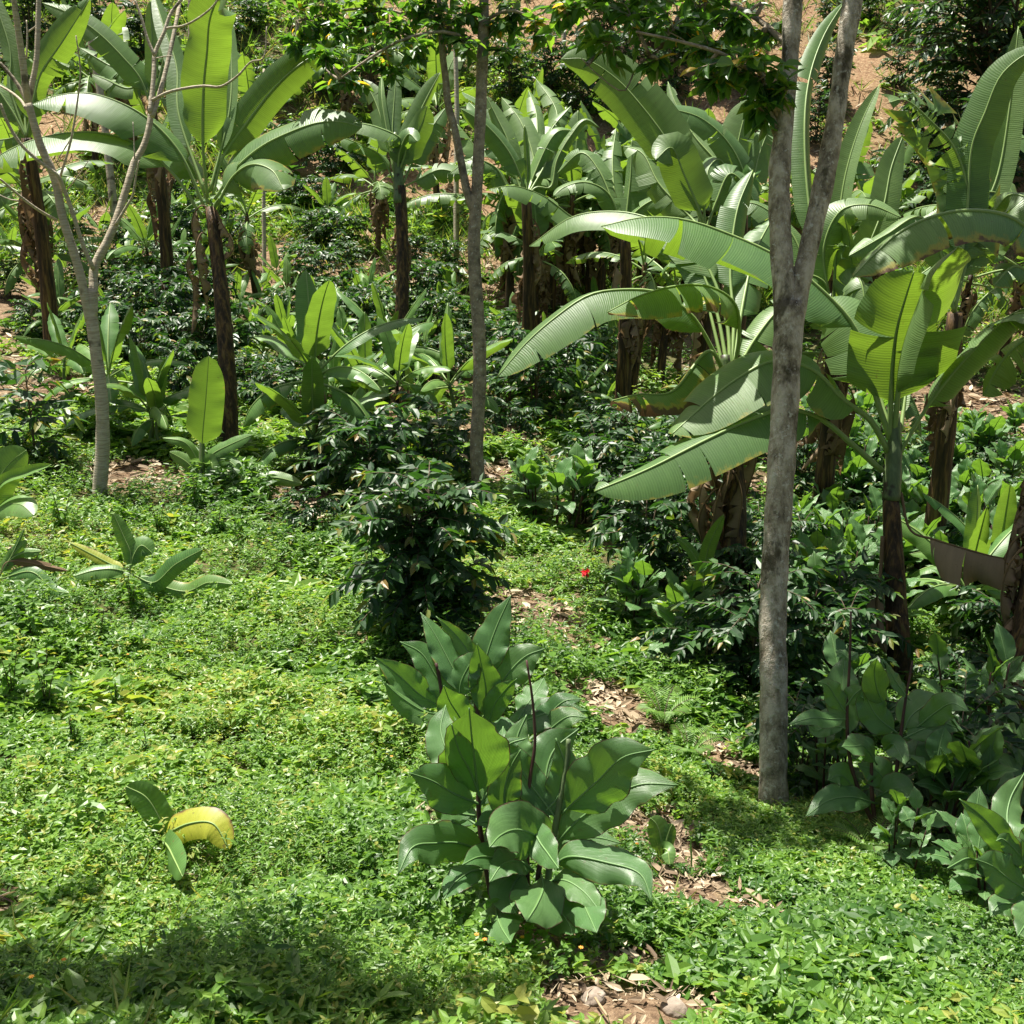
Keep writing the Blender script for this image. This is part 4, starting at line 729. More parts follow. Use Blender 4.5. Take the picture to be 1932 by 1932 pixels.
# ------------------------------------------------------------------ young bananas
yk = [banana('banana_sucker', (0, 0, 0), '', 'banana sucker', None, .62, 10, 1.0, 200, .036, .115, 'young', 0, (84, 0), 2, 'pseudog', 68, .12), banana('banana_sucker', (0, 0, 0), '', 'banana sucker', None, .40, 8, .85, 201, .030, .105, 'young', 0, (80, 10), 1, 'pseudog', 62, .12), banana('banana_sucker', (0, 0, 0), '', 'banana sucker', None, .8, 9, .95, 202, .034, .115, 'young', 1, (85, -5), 2, 'pseudo', 70, .15), banana('banana_sucker', (0, 0, 0), '', 'banana sucker', None, .25, 6, .62, 203, .02, .08, 'young', 0, (80, 15), 1, 'pseudog', 55, .05)]
lr9 = np.random.default_rng(99)
yh = [1.5, 1.1, 1.6, .75]; yused = set()
YG = 'young suckers in the middle of the plot'; YL = 'small bright green banana sucker among the coffee rows'
for i, px, py, rz, hp, lab, g in (
    (2, 578, 892, .4, 380, 'tall young banana with upright leaves right of the large left banana', None), (1, 600, 908, 2.2, 230, 'young banana at the foot of the tall young one', None), (2, 768, 838, 3.8, 245, 'young banana with dark thin stem left of the slender tree', None), (0, 690, 800, 1.3, 210, 'young banana in the middle of the sucker patch', None), (0, 862, 815, 5.1, 235, 'young banana just left of the slender tree trunk', None),
    (1, 725, 735, .8, 200, 'young banana at the back of the sucker patch', None), (1, 640, 790, 4.4, 150, 'low young banana left in the sucker patch', None), (0, 215, 815, 2.9, 260, 'young banana with a tall leaf right behind the bare tree trunk', None), (1, 272, 845, .2, 205, 'broad-leaved young banana right of the bare tree', None), (1, 310, 850, 3.0, 170, 'shaded young banana nearest the large left banana stem', None), (0, 135, 760, 3.2, 190, 'young banana left of the bare tree trunk', None),
    (0, 85, 560, 1.0, 200, 'blue-green young banana among the dark stems at left', None), (2, 287, 558, 5.5, 190, 'young banana on a thin dark stem between the bare tree branches', None), (1, 1194, 858, .5, 120, 'small young banana under the brown-edged leaf', None), (0, 1795, 1240, 1.7, 330, 'young banana right of the large right banana stem', None), (0, 1865, 1190, 4.0, 300, 'young banana by the dead-leaf skirt at right', None), (2, 1545, 1190, 2.0, 180, 'young banana behind the thick tree trunk', None),
    (3, 540, 640, .3, 90, YL, YG), (3, 565, 610, 2.3, 80, YL, YG), (3, 595, 625, 4.3, 100, YL, YG), (1, 520, 560, 1.3, 110, YL, YG), (3, 640, 700, 5.3, 90, YL, YG), (1, 555, 690, 3.3, 120, YL, YG), (3, 470, 640, 2.0, 80, YL, YG), (3, 680, 640, 1.0, 85, YL, YG), (1, 700, 600, 4.0, 110, YL, YG), (3, 770, 580, 3.0, 80, YL, YG), (3, 250, 520, 5.0, 90, YL, YG), (3, 30, 430, 1.0, 90, YL, YG), (1, 620, 430, 2.0, 90, YL, YG), (3, 350, 520, .4, 80, YL, YG), (3, 20, 500, 2.2, 80, YL, YG), (3, 800, 680, .2, 80, YL, YG), (1, 620, 660, 5.8, 120, YL, YG), (3, 500, 700, 4.6, 100, YL, YG)) + tuple((int(lr9.choice([1, 3, 3, 0])), float(lr9.uniform(*bx[:2])), float(lr9.uniform(*bx[2:])), float(lr9.random()*6.28), float(lr9.uniform(70, 125)), YL, YG) for bx, nn in (((430, 880, 560, 720), 24), ((20, 420, 430, 680), 14), ((560, 860, 700, 800), 12), ((930, 1180, 640, 800), 8)) for _ in range(nn)):
    p, d = ground(px, py); put(yk, yused, i, px, py, rz, hp*d/F0/yh[i], lab, g)
def sucker(px, py, label, frame, leaves, name='banana_sucker', cat='banana sucker', stem=None, mat='young', near=0.0):
    base, d = ground(px, py); d -= near; root = thing(name, base, label, cat)
    if stem: g = MB(); px_tube(g, [p+(r,) for p, r in stem], d, base, 8); link('stem', g.mesh('sucker_stem', [M['pseudog']]), root)
    for pts, hw, kw in leaves: traced_leaf(root, base, d, frame, pts, hw, **{**dict(mat=mat, ribr=.0035, tears=0, droop=(8, 8), pf=.1, wave=.05), **kw})
    return root
sucker(380, 918, 'small banana sucker with one upright yellow-green leaf left of the large left banana', 4, [([(1142, 1000), (1145, 830), (1165, 600), (1182, 358)], 102, K(b=1, dd=-.45, pf=.24, dry=.12, wave=.1)), ([(1135, 980), (1050, 850), (920, 822)], 34, K(dd=-.1, droop=(20, 20))), ([(1150, 980), (1200, 915), (1300, 860), (1425, 805)], 45, K(b=.5, dd=-.1)), ([(1135, 1050), (1060, 960), (960, 900)], 40, K(b=.6)), ([(1150, 1000), (1195, 960), (1210, 1090)], 52, K(b=.8, dd=-.1)), ([(1145, 990), (1260, 940), (1340, 990), (1385, 1080)], 40, K(b=.6, dd=-.2)), ([(1130, 1060), (1100, 920), (1080, 860)], 40, K(b=.7, dd=.1))], stem=[((380, 925), 7), ((381, 860), 6), ((381, 820), 4)])
sucker(462, 940, 'low banana sucker with one flat striped leaf right of the yellow-green one', 4, [([(1385, 1130), (1400, 1085), (1540, 1045), (1710, 1080)], 46, K(dry=.15, droop=(35, 0))), ([(1385, 1150), (1450, 1160), (1550, 1130)], 26, {}), ([(1380, 1120), (1330, 1080), (1280, 1050)], 26, {}), ([(1380, 1130), (1350, 1020), (1350, 960)], 28, K(b=.8))])
sucker(300, 1572, 'seedling banana with one big yellow brown-flecked leaf on the bright weed slope', 13, [([(708, 1118), (730, 1100), (830, 1050), (940, 1050), (1010, 1165)], 74, K(mat='yellow', b=.42, dd=-.12, droop=(12, 2), dry=.34, wave=.03)), ([(712, 1125), (725, 1085), (690, 1000), (640, 930), (555, 885)], 66, K(b=.7, dry=.10, droop=(-8, -8))), ([(712, 1120), (740, 1150), (770, 1210), (805, 1283)], 64, K(b=.7, dd=-.42, dry=.08))], stem=[((302, 1605), 5), ((305, 1580), 4)], near=.28)
sucker(245, 1085, 'fallen-over banana sucker half buried in the weeds with a yellow leaf piece', 4, [([(735, 1590), (740, 1480), (700, 1380), (640, 1245)], 48, K(b=.7)), ([(740, 1590), (650, 1565), (540, 1570), (415, 1605)], 55, K(b=.5, dd=-.1, droop=(30, 5))), ([(740, 1560), (760, 1480), (800, 1430), (865, 1475)], 62, K(b=.6)), ([(740, 1570), (660, 1550), (520, 1480), (395, 1415)], 34, K(mat='yellow', b=.5, dry=.35)), ([(745, 1590), (870, 1640), (990, 1540), (1150, 1450)], 58, K(b=.6, dd=-.1)), ([(750, 1600), (1050, 1690), (1180, 1640), (1320, 1650)], 58, K(b=.5, dd=-.1, dry=.25, droop=(30, 0)))], near=.55)
sucker(8, 1010, 'banana sucker with a broad pale leaf and a rolled leaf at the left edge', 4, [([(-60, 1250), (-20, 1080), (60, 960), (150, 890)], 105, K(b=.7, droop=(10, -10))), ([(-60, 1240), (0, 1085), (150, 1020), (292, 972)], 42, K(b=.5, droop=(-40, -40), dd=-.1)), ([(-60, 1260), (40, 1200), (120, 1200), (190, 1260)], 80, K(b=.4, dd=-.2))], near=.5)
sucker(12, 1095, 'torn wilted leaf clump with grey-green strips low at the left edge', 4, [([(0, 1600), (40, 1530), (110, 1480), (235, 1462)], 32, K(b=.6, tears=3)), ([(0, 1600), (40, 1525), (220, 1540), (385, 1575)], 26, K(b=.5, tears=2, mat='dry')), ([(0, 1600), (60, 1500), (140, 1330)], 14, K(b=.8)), ([(0, 1620), (180, 1580), (300, 1680), (390, 1700)], 40, K(b=.5, dd=-.1)), ([(0, 1600), (60, 1500), (150, 1400)], 36, K(b=.8, tears=3))], near=.5)
sucker(1330, 1215, 'slim banana sucker with a single lime upright leaf left of the thick tree trunk', 6, [([(130, 1700), (118, 1600), (150, 1430), (232, 1255)], 42, K(b=.9, dd=-.3, droop=(-10, -10))), ([(128, 1700), (100, 1560), (40, 1450), (-40, 1380)], 30, K(b=.8)), ([(130, 1720), (170, 1600), (245, 1540)], 30, K(b=.8)), ([(125, 1700), (60, 1620), (20, 1610)], 22, {})], stem=[((1330, 1225), 6), ((1330, 1160), 5), ((1329, 1100), 4)])
sucker(1255, 1625, 'pale heart-leaved seedling on the litter path right of the large canna', 7, [([(1690, 1500), (1680, 1430), (1650, 1330), (1620, 1300)], 60, K(b=.7)), ([(1690, 1500), (1700, 1430), (1720, 1360), (1735, 1330)], 44, K(b=.7)), ([(1690, 1510), (1690, 1460), (1710, 1470), (1720, 1540)], 40, K(b=.6, dd=-.1))], name='taro_seedling', cat='seedling', near=.15)

# ------------------------------------------------------------------ canna
def traced_canna(px, py, label, frame, leaves, stems, flower=None):
    base, d = ground(px, py); root = thing('canna_plant', base, label, 'canna'); lr = np.random.default_rng(int(px))
    for pts, hw, kw in leaves:
        kw = dict(kw); lean = kw.pop('dd', None)
        if lean is None: lean = -.22 if pts[-1][1] > pts[0][1] else float(lr.normal(0, .10))
        off = kw.pop('off', 0.0)
        q = [tuple(p[:2])+((lean*(i/(len(pts)-1))+off*(i > 0)),) for i, p in enumerate(pts)]
        traced_leaf(root, base, d, frame, q, hw*1.06, **{**dict(mat='canna', dry=float(.20*lr.random()), b=.34, prof=w_canna, tears=0, droop=(-6, -6), curl=20, pf=.07, wave=.20, ribr=.003, n=26, m=7, notch=float(.1+.3*lr.random())), **kw})
    for pts, r0, r1 in stems:
        q = cv(frame, pts); n = len(q); g = MB(); px_tube(g, [(p[0], p[1], r0+(r1-r0)*i/(n-1)) for i, p in enumerate(q)], d, base, 8); link('stem', g.mesh('canna_stem', [M['pseudog' if r1 == 4.5 else 'stem']]), root)
    return root
traced_canna(1010, 1785, 'large broad-leaved canna with dark red stems in the foreground', 7, [
    ([(1165, 1280), (1240, 1210), (1350, 1110), (1480, 990), (1640, 950)], 150, K(b=.65)), ([(1120, 1450), (1240, 1320), (1380, 1220), (1560, 1130), (1765, 1130)], 135, K(b=.5, dd=-.1)), ([(1100, 1330), (1080, 1130), (1120, 960), (1255, 840)], 135, K(b=.8, dd=.15)),
    ([(1150, 1320), (1060, 1200), (960, 1060), (890, 930), (985, 890)], 85, K(b=.6, c=.4, droop=(-30, 10), dd=0)), ([(1120, 1470), (1030, 1390), (930, 1360), (850, 1390), (795, 1450)], 140, K(b=.55, dd=-.35)), ([(1010, 1290), (1040, 1400), (1100, 1490), (1150, 1560)], 80, K(b=.6, c=-.3, dd=-.3)),
    ([(1110, 1560), (1200, 1500), (1400, 1530), (1570, 1590), (1630, 1730)], 105, K(b=.5, dd=-.25, droop=(10, 10))), ([(800, 1490), (640, 1430), (520, 1430), (400, 1450), (325, 1590)], 105, K(b=.6, dd=-.3)), ([(960, 1570), (830, 1510), (740, 1500), (655, 1540)], 75, K(b=.5, dd=-.3)),
    ([(1060, 1590), (1070, 1660), (1040, 1740), (985, 1830)], 150, K(b=.6, dd=-.45, droop=(15, 15))), ([(850, 1690), (830, 1760), (850, 1850), (905, 1940)], 125, K(b=.6, dd=-.4, droop=(15, 15))), ([(1130, 1640), (1250, 1700), (1300, 1790), (1345, 1890)], 105, K(b=.6, dd=-.35, droop=(12, 12))), ([(1000, 1650), (1120, 1740), (1200, 1840), (1220, 1900)], 110, K(b=.6, dd=-.3, droop=(15, 15))),
    ([(738, 1190), (722, 1040), (705, 900), (690, 735)], 185, K(b=1.0, droop=(-4, -4), notch=.55, dd=-.16, curl=0, wave=.08, rnd=1.0)), ([(745, 1230), (620, 1180), (500, 1110), (385, 1070)], 115, K(b=.5, dd=-.2)), ([(700, 1130), (590, 980), (545, 850), (570, 720)], 105, K(b=.7, dd=.2)), ([(740, 1120), (810, 1020), (850, 930), (865, 830)], 80, K(b=.6, dd=.15, c=-.4)),
    ([(1000, 1200), (960, 1050), (935, 900), (985, 770)], 80, K(b=.7, dd=.1)), ([(1040, 1300), (1140, 1200), (1185, 1050), (1135, 890)], 85, K(b=.7)), ([(900, 1350), (870, 1200), (900, 1050), (955, 950)], 85, K(b=.6)), ([(740, 1250), (800, 1150), (890, 1080), (965, 1090)], 80, {}), ([(720, 1290), (620, 1270), (520, 1210), (430, 1190)], 75, {}), ([(750, 1200), (690, 1050), (640, 960), (600, 820)], 85, K(b=.6)), ([(1100, 1520), (1200, 1430), (1330, 1400), (1470, 1430)], 85, {}), ([(1020, 1570), (940, 1520), (860, 1540), (795, 1630)], 90, {}), ([(1080, 1630), (1180, 1620), (1280, 1680), (1370, 1790)], 85, {}), ([(900, 1480), (860, 1380), (800, 1320), (720, 1330)], 85, {}),
    ([(1000, 1480), (920, 1440), (850, 1330), (820, 1270)], 95, K(b=.5, dd=.15)), ([(1050, 1350), (980, 1250), (960, 1130), (985, 1040)], 80, K(b=.7, dd=.15)), ([(760, 1450), (840, 1400), (900, 1330), (930, 1290)], 85, K(b=.4, dd=.2)), ([(1130, 1380), (1210, 1240), (1240, 1100), (1215, 960)], 95, K(b=.8, dd=.25)), ([(980, 1560), (920, 1640), (900, 1720), (930, 1790)], 110, K(b=.5, dd=-.25)), ([(780, 1560), (690, 1580), (610, 1640), (560, 1720)], 70, K(b=.4, dd=-.2)),
    ([(735, 1340), (660, 1290), (570, 1240), (500, 1240)], 90, K(b=.4, dd=.1)), ([(760, 1330), (820, 1280), (900, 1230)], 60, K(b=.5, dd=.2)), ([(1000, 1250), (940, 1190), (880, 1180), (830, 1230)], 70, K(b=.5, dd=.2)), ([(1090, 1450), (1180, 1400), (1260, 1420), (1380, 1380)], 90, K(b=.4, dd=.25)), ([(1020, 1180), (1010, 1060), (1050, 980)], 60, K(b=.8, dd=.2))],
    [([(1090, 1680), (1110, 1480), (1140, 1300), (1178, 1100), (1196, 990), (1200, 895)], 7, 4.5), ([(805, 1690), (770, 1500), (745, 1350), (735, 1130)], 7, 4), ([(990, 1680), (988, 1480), (985, 1280), (1005, 1080), (1028, 920), (1016, 700), (985, 490)], 5, 2), ([(872, 1690), (875, 1560), (900, 1450)], 6, 4), ([(1040, 1690), (1050, 1560), (1090, 1440)], 6, 4)])
traced_canna(905, 1445, 'upright canna with sheared pale leaves between the dark coffee bush and the large canna', 7, [
    ([(560, 740), (440, 670), (330, 570), (205, 475)], 82, K(b=.55, dd=-.1, droop=(-25, -25))), ([(580, 760), (480, 760), (340, 680), (250, 600)], 80, K(b=.3, dd=-.2, droop=(25, 25))), ([(620, 740), (520, 570), (440, 450), (335, 395)], 82, K(b=.7, c=.3)), ([(690, 690), (590, 500), (510, 350), (440, 245)], 75, K(b=.6, c=.3, dd=.1)), ([(720, 640), (700, 480), (620, 360), (520, 265)], 62, K(b=1, rnd=1.0, droop=(-30, 5))),
    ([(750, 650), (780, 470), (830, 320), (905, 155)], 92, K(b=.7, c=-.2, dd=.05)), ([(770, 800), (775, 630), (750, 500), (730, 405)], 82, K(b=.9, droop=(-25, -10), dd=-.1)), ([(640, 700), (650, 600), (700, 500), (735, 440)], 85, K(b=.6, c=-.3)), ([(820, 680), (890, 560), (980, 470), (1080, 430)], 95, K(b=.7, c=-.2)), ([(785, 840), (820, 720), (880, 640), (935, 585)], 62, K(b=1, rnd=.9, droop=(-30, 10), dd=-.15)),
    ([(560, 920), (480, 930), (380, 900), (255, 920)], 75, K(b=.4, dd=-.15)), ([(840, 830), (980, 800), (1130, 750), (1300, 750)], 80, K(b=.5, dd=.0)), ([(1000, 880), (1090, 780), (1180, 700), (1270, 690)], 68, K(b=.5)), ([(940, 800), (1000, 700), (1040, 640), (1075, 580)], 80, K(b=.6, c=-.3, notch=.4)), ([(1020, 920), (1110, 840), (1200, 780), (1300, 785)], 70, K(b=.5, dd=-.1)), ([(700, 900), (640, 780), (590, 700), (560, 620)], 88, K(b=.7, dd=-.15)), ([(660, 880), (800, 860), (950, 830)], 90, K(b=.4, dd=-.1)), ([(720, 760), (700, 720), (715, 690)], 30, K(rnd=.2))],
    [([(745, 1040), (730, 820), (735, 640), (760, 560)], 7, 4), ([(560, 830), (540, 600), (520, 505)], 4, 3), ([(850, 1000), (830, 820), (860, 700)], 6, 3), ([(650, 1020), (640, 800), (650, 640)], 6, 3)])
traced_canna(1935, 1790, 'canna with curling pale leaves at the lower right edge', 11, [
    ([(1920, 1480), (1830, 1320), (1720, 1190), (1600, 1095)], 75, K(b=.6, c=-.3, droop=(-25, 0))), ([(1930, 1400), (1850, 1230), (1860, 1100), (1935, 960)], 90, K(b=.8)), ([(1960, 1570), (1860, 1510), (1770, 1440), (1685, 1405)], 105, K(b=.55)), ([(1700, 1420), (1640, 1400), (1540, 1450)], 50, K(b=.6)), ([(1990, 1700), (1900, 1640), (1800, 1640), (1760, 1700)], 80, K(b=.4)), ([(1960, 1460), (1900, 1370), (1820, 1300), (1790, 1310)], 60, K(b=.6)), ([(1980, 1500), (2000, 1300), (2050, 1150)], 90, K(b=.7)), ([(1980, 1600), (1960, 1700), (1900, 1800)], 90, K(b=.5))],
    [([(1960, 1720), (1950, 1500), (1935, 1300)], 8, 5)])
FR[15] = (1458.5, 1026, .2451)
traced_canna(1655, 1610, 'dark shaded canna clump with tall red flower stalks right of the thick tree trunk', 15, [
    ([(600, 1500), (560, 1250), (540, 1050), (560, 850)], 150, K(b=.8)), ([(960, 1460), (800, 1330), (720, 1180), (700, 1080)], 130, K(b=.6)), ([(860, 1250), (800, 1120), (780, 980), (800, 880)], 105, K(b=.8)), ([(1000, 1450), (1060, 1330), (1180, 1240), (1320, 1190)], 150, K(b=.5)), ([(1100, 1420), (1250, 1300), (1380, 1230), (1510, 1290)], 110, K(b=.5)), ([(1050, 1200), (960, 1080), (900, 980), (870, 910)], 60, K(b=.6, c=.4)),
    ([(560, 1350), (450, 1350), (300, 1340), (120, 1390)], 80, K(b=.4)), ([(560, 1420), (430, 1400), (330, 1440), (270, 1400)], 80, K(b=.4)), ([(560, 1300), (480, 1180), (420, 1090), (350, 1060)], 90, K(b=.5)), ([(560, 1250), (640, 1150), (700, 1110)], 80, K(b=.5)), ([(1000, 1500), (1150, 1430), (1300, 1380), (1470, 1440)], 110, K(b=.4)), ([(620, 1640), (580, 1560), (560, 1500)], 90, K(b=.6)), ([(850, 1600), (920, 1540), (980, 1620), (1020, 1700)], 90, K(b=.7)),
    ([(800, 1700), (700, 1560), (620, 1560), (530, 1560)], 110, K(b=.4)), ([(1000, 1700), (1150, 1600), (1300, 1620)], 120, K(b=.4)), ([(900, 1900), (800, 1750), (650, 1700)], 130, K(b=.5)), ([(800, 2000), (600, 1950), (420, 1980), (250, 2100)], 120, K(b=.4)), ([(800, 1950), (960, 1880), (1060, 1960)], 120, K(b=.5)), ([(640, 1900), (520, 1780), (420, 1820)], 110, K(b=.5)), ([(590, 900), (540, 850), (480, 830)], 50, K(b=.3)), ([(590, 900), (620, 860), (655, 840)], 45, K(b=.3))],
    [([(830, 2260), (700, 2000), (600, 1700), (570, 1400), (590, 900), (600, 520)], 5, 2), ([(870, 2280), (930, 1900), (980, 1500), (1020, 1200), (1075, 900)], 5, 2), ([(800, 2260), (760, 1900), (760, 1600)], 5, 3)])
ck = [canna('canna_plant', (0, 0, 0), '', 'canna', None, 1.0, 4, 6, 300), canna('canna_plant', (0, 0, 0), '', 'canna', None, .85, 3, 6, 301), canna('canna_plant', (0, 0, 0), '', 'canna', None, 1.1, 5, 5, 302, .38, .095)]
cused = set(); CG = 'cannas filling the bed right of the thick tree'; CL = 'dark green canna in the crowded bed at right'
lst = [(2, 1850, 1430, 1.0, 230, 'shaded canna in front of the dead-leaf skirt', None), (1, 1050, 1005, 2.0, 165, 'dark canna clump beside the path right of the slender tree', None), (0, 1015, 985, 4.0, 130, 'smaller canna leaning left of the dark canna clump', None), (0, 1175, 1195, 1.5, 150, 'canna by the path with a glaring pale leaf', None), (1, 1288, 1255, 3.0, 175, 'canna on thin dark stems beside the dry stalks', None), (2, 1095, 985, .3, 130, 'low canna on the right of the dark canna clump', None), (1, 1180, 1120, .2, 110, 'canna tucked under the coffee bush by the path', None)]
lr0 = np.random.default_rng(55)
for (a_, b_, c_, hp_, lab_) in ((1735, 1610, 0, 260, 'shaded canna nearest the weed bank right of the red-stalked clump'), (1830, 1625, 2, 270, 'shaded canna behind the curling pale canna'), (1800, 1690, 1, 210, 'low shaded canna at the lower right before the weed bank'), (1880, 1745, 0, 200, 'shaded canna lowest at the right edge of the weed bank'), (1690, 1655, 2, 170, 'small shaded canna in front of the red-stalked clump'), (1905, 1570, 1, 260, 'dark canna against the right edge above the curling pale one'), (1560, 1530, 2, 200, 'small shaded canna just right of the thick trunk base'), (1500, 1240, 1, 190, 'canna directly behind the thick tree trunk'), (1610, 1390, 0, 190, 'canna behind the red-stalked clump under the dry hanging leaf'), (1790, 1450, 0, 160, 'canna in deep shade below the large right banana stem')): lst.append((c_, a_, b_, a_*.37, hp_, lab_, None))
for k in range(60):
    py = 835+390*lr0.random(); lst.append((int(lr0.integers(0, 3)), 1500+450*lr0.random(), py, lr0.random()*6.28, 80+.16*(py-800)+50*lr0.random(), CL, CG))
for i, px, py, rz, hp, lab, g in lst:
    p, d = ground(px, py); put(ck, cused, i, px, py, rz, hp*d/F0/(.95, .85, 1.05)[i], lab, g)
p, d = ground(1108, 1150); fl = thing('red_flower', p, 'small red flower on a thin stem by the path', 'flower'); g = MB(); top = at(1105, 1080, d)-p; g.tube(spline([np.zeros(3), top*.5+[.02, 0, 0], top], 6), .004, 5); link('stem', g.mesh('flower_stem', [M['stem']]), fl)
q = np.random.default_rng(8); L = np.full(14, .05); link('petal', cloud_mesh('flower_petals', [leaf_arrays(np.tile(top, (14, 1)), q.normal(0, 1, (14, 3)), q.normal(0, 1, (14, 3)), L, L*.6, q.random(14))], [M['flower_red']]), fl)

# ------------------------------------------------------------------ coffee bushes
coffee('coffee_bush', ground(815, 1215)[0], 'big dark glossy coffee bush in the centre behind the canna', 'coffee bush', None, 1.14, .52, 120, 400, .115, 'coffee', .13, 6)
coffee('coffee_bush', ground(690, 965)[0], 'coffee bush with lime young tips just behind the big dark coffee bush', 'coffee bush', None, .85, .6, 44, 401, .13, 'coffee', .16, 3)
coffee('coffee_bush', ground(1790, 1570)[0], 'glossy coffee bush at lower right in front of the shaded canna', 'coffee bush', None, .66, .46, 48, 402, .095, 'coffee', .16, 3)
coffee('coffee_sapling', ground(70, 885)[0], 'open coffee sapling with large drooping leaves and coppery top at left', 'coffee sapling', None, .95, .38, 22, 403, .19, 'coffee', .2, 1, .46)
coffee('coffee_bush', ground(1880, 345)[0], 'very large dark coffee tree on the hillside at the upper right corner', 'coffee bush', None, 5.0, 2.2, 150, 404, .24, 'coffee_far', .05, 4)
fk = [coffee('coffee_bush', (0, 0, 0), '', 'coffee bush', None, 1.0, .62, 36, 410, .135), coffee('coffee_bush', (0, 0, 0), '', 'coffee bush', None, 1.15, .60, 42, 411, .13), coffee('coffee_bush', (0, 0, 0), '', 'coffee bush', None, .8, .62, 32, 412, .14), coffee('coffee_bush', (0, 0, 0), '', 'coffee bush', None, 1.3, .62, 40, 413, .15, 'coffee_far')]
fused = set(); fh = (1.0, 1.15, .85, 1.3)
G1 = 'coffee bushes in the row behind the left bananas'; L1 = 'dark coffee bush in the row behind the left bananas'
G2 = 'coffee bushes in the middle row'; L2 = 'small dark coffee bush among the young bananas in the middle'
G3 = 'coffee bushes on the far hillside'; L3 = 'small coffee bush on the bare far hillside'
G4 = 'coffee bushes mixed into the canna bed'; L4 = 'coffee bush mixed into the canna bed at right'
cb = [(1, 1010, 800, 150, 'coffee bush under the long brown-tipped banana leaf', None), (0, 1070, 770, 120, 'coffee bush nearest the dead-leaf-wrapped stems', None), (2, 830, 905, 120, 'coffee bush at the left foot of the slender tree', None), (0, 1215, 1105, 155, 'coffee bush left of the lime-leaved sucker', None), (2, 1165, 1000, 100, 'coffee bush at the back of the grassy path', None), (1, 1415, 1320, 210, 'coffee bush with feathery sprays touching the left of the thick trunk', None), (1, 1550, 1345, 190, 'coffee bush with sparse glossy leaves right of the thick trunk', None), (0, 1600, 1240, 110, 'coffee bush under the dry hanging leaf', None), (2, 640, 905, 110, 'coffee bush beside the young banana foot', None), (0, 1510, 1480, 150, 'low coffee sprays at the foot of the thick trunk', None), (2, 1210, 1000, 90, 'coffee bush under the wide left-sweeping leaves', None), (2, 585, 1000, 70, 'knee-high coffee bush at the litter patch', None)]
for px, py, hp in ((330, 570, 95), (250, 610, 95), (320, 655, 120), (400, 610, 90), (430, 700, 115), (230, 490, 65), (340, 480, 85), (150, 530, 70), (290, 545, 90), (380, 700, 110), (200, 650, 90), (270, 690, 100), (440, 500, 80), (340, 400, 70), (140, 470, 70), (20, 560, 60), (60, 640, 70), (470, 760, 90), (340, 740, 90), (420, 430, 60), (360, 610, 110), (210, 560, 80)): cb.append((int(lr0.integers(0, 3)), px, py, hp, L1, G1))
for px, py, hp in ((560, 530, 70), (600, 565, 90), (640, 610, 90), (530, 630, 80), (690, 650, 100), (800, 610, 110), (825, 650, 90), (640, 480, 75), (610, 410, 70), (560, 410, 70), (665, 730, 110), (520, 780, 90), (560, 750, 80), (940, 690, 90), (900, 640, 60), (740, 760, 80), (960, 770, 110), (820, 740, 100), (700, 870, 90), (660, 530, 70), (590, 470, 70), (840, 540, 80), (1110, 720, 100), (960, 840, 80), (1130, 850, 90), (880, 710, 70), (780, 520, 70), (640, 850, 80)): cb.append((int(lr0.integers(0, 3)), px, py, hp, L2, G2))
for px, py, hp in ((630, 335, 70), (560, 300, 60), (1690, 165, 60), (1780, 200, 70), (1565, 190, 80), (1735, 335, 70), (1700, 395, 95), (1770, 215, 60), (1720, 250, 60), (1540, 270, 80), (1100, 215, 110), (1180, 190, 110), (1270, 185, 105), (1390, 160, 120), (1330, 120, 110), (1040, 170, 90), (960, 190, 90), (200, 130, 110), (60, 80, 100), (270, 120, 90), (130, 40, 90), (420, 90, 60), (470, 60, 50), (700, 180, 90), (780, 190, 90), (1230, 90, 100), (1140, 70, 90), (1450, 250, 70), (1640, 40, 50), (1560, 60, 50), (1760, 90, 70), (1690, 80, 50), (620, 180, 80), (20, 180, 80), (840, 130, 90), (530, 190, 60), (1860, 420, 120), (1800, 440, 130), (1740, 470, 110)): cb.append((3 if hp > 75 else int(lr0.integers(0, 4)), px, py, hp, L3, G3))
for px, py, hp in ((1560, 1060, 100), (1640, 1100, 110), (1770, 1060, 70), (1840, 1060, 110), (1700, 1010, 90), (1900, 1000, 90), (1580, 900, 80), (1560, 1180, 110), (1620, 860, 70), (1880, 920, 80), (1820, 1130, 110), (1440, 1060, 90), (1420, 860, 70), (1590, 800, 60), (1440, 760, 70), (1520, 860, 70), (1800, 1340, 90), (1610, 1150, 90), (1880, 1300, 170), (1640, 1200, 90), (1840, 1200, 110), (1570, 1260, 170), (1330, 1300, 130), (1410, 1180, 150), (1280, 1130, 110), (1240, 960, 110), (1300, 900, 110), (1180, 900, 110), (1120, 920, 100), (1480, 1120, 130), (1510, 950, 110), (1660, 960, 120), (1760, 940, 110), (1330, 1010, 110), (1290, 1020, 100)): cb.append((int(lr0.integers(0, 3)), px, py, hp, L4, G4))
for i, px, py, hp, lab, g in cb:
    p, d = ground(px, py); put(fk, fused, i, px, py, lr0.random()*6.28, hp*(.98 if g in (G1, G2) else 1.12)*d/F0/fh[i], lab, g)

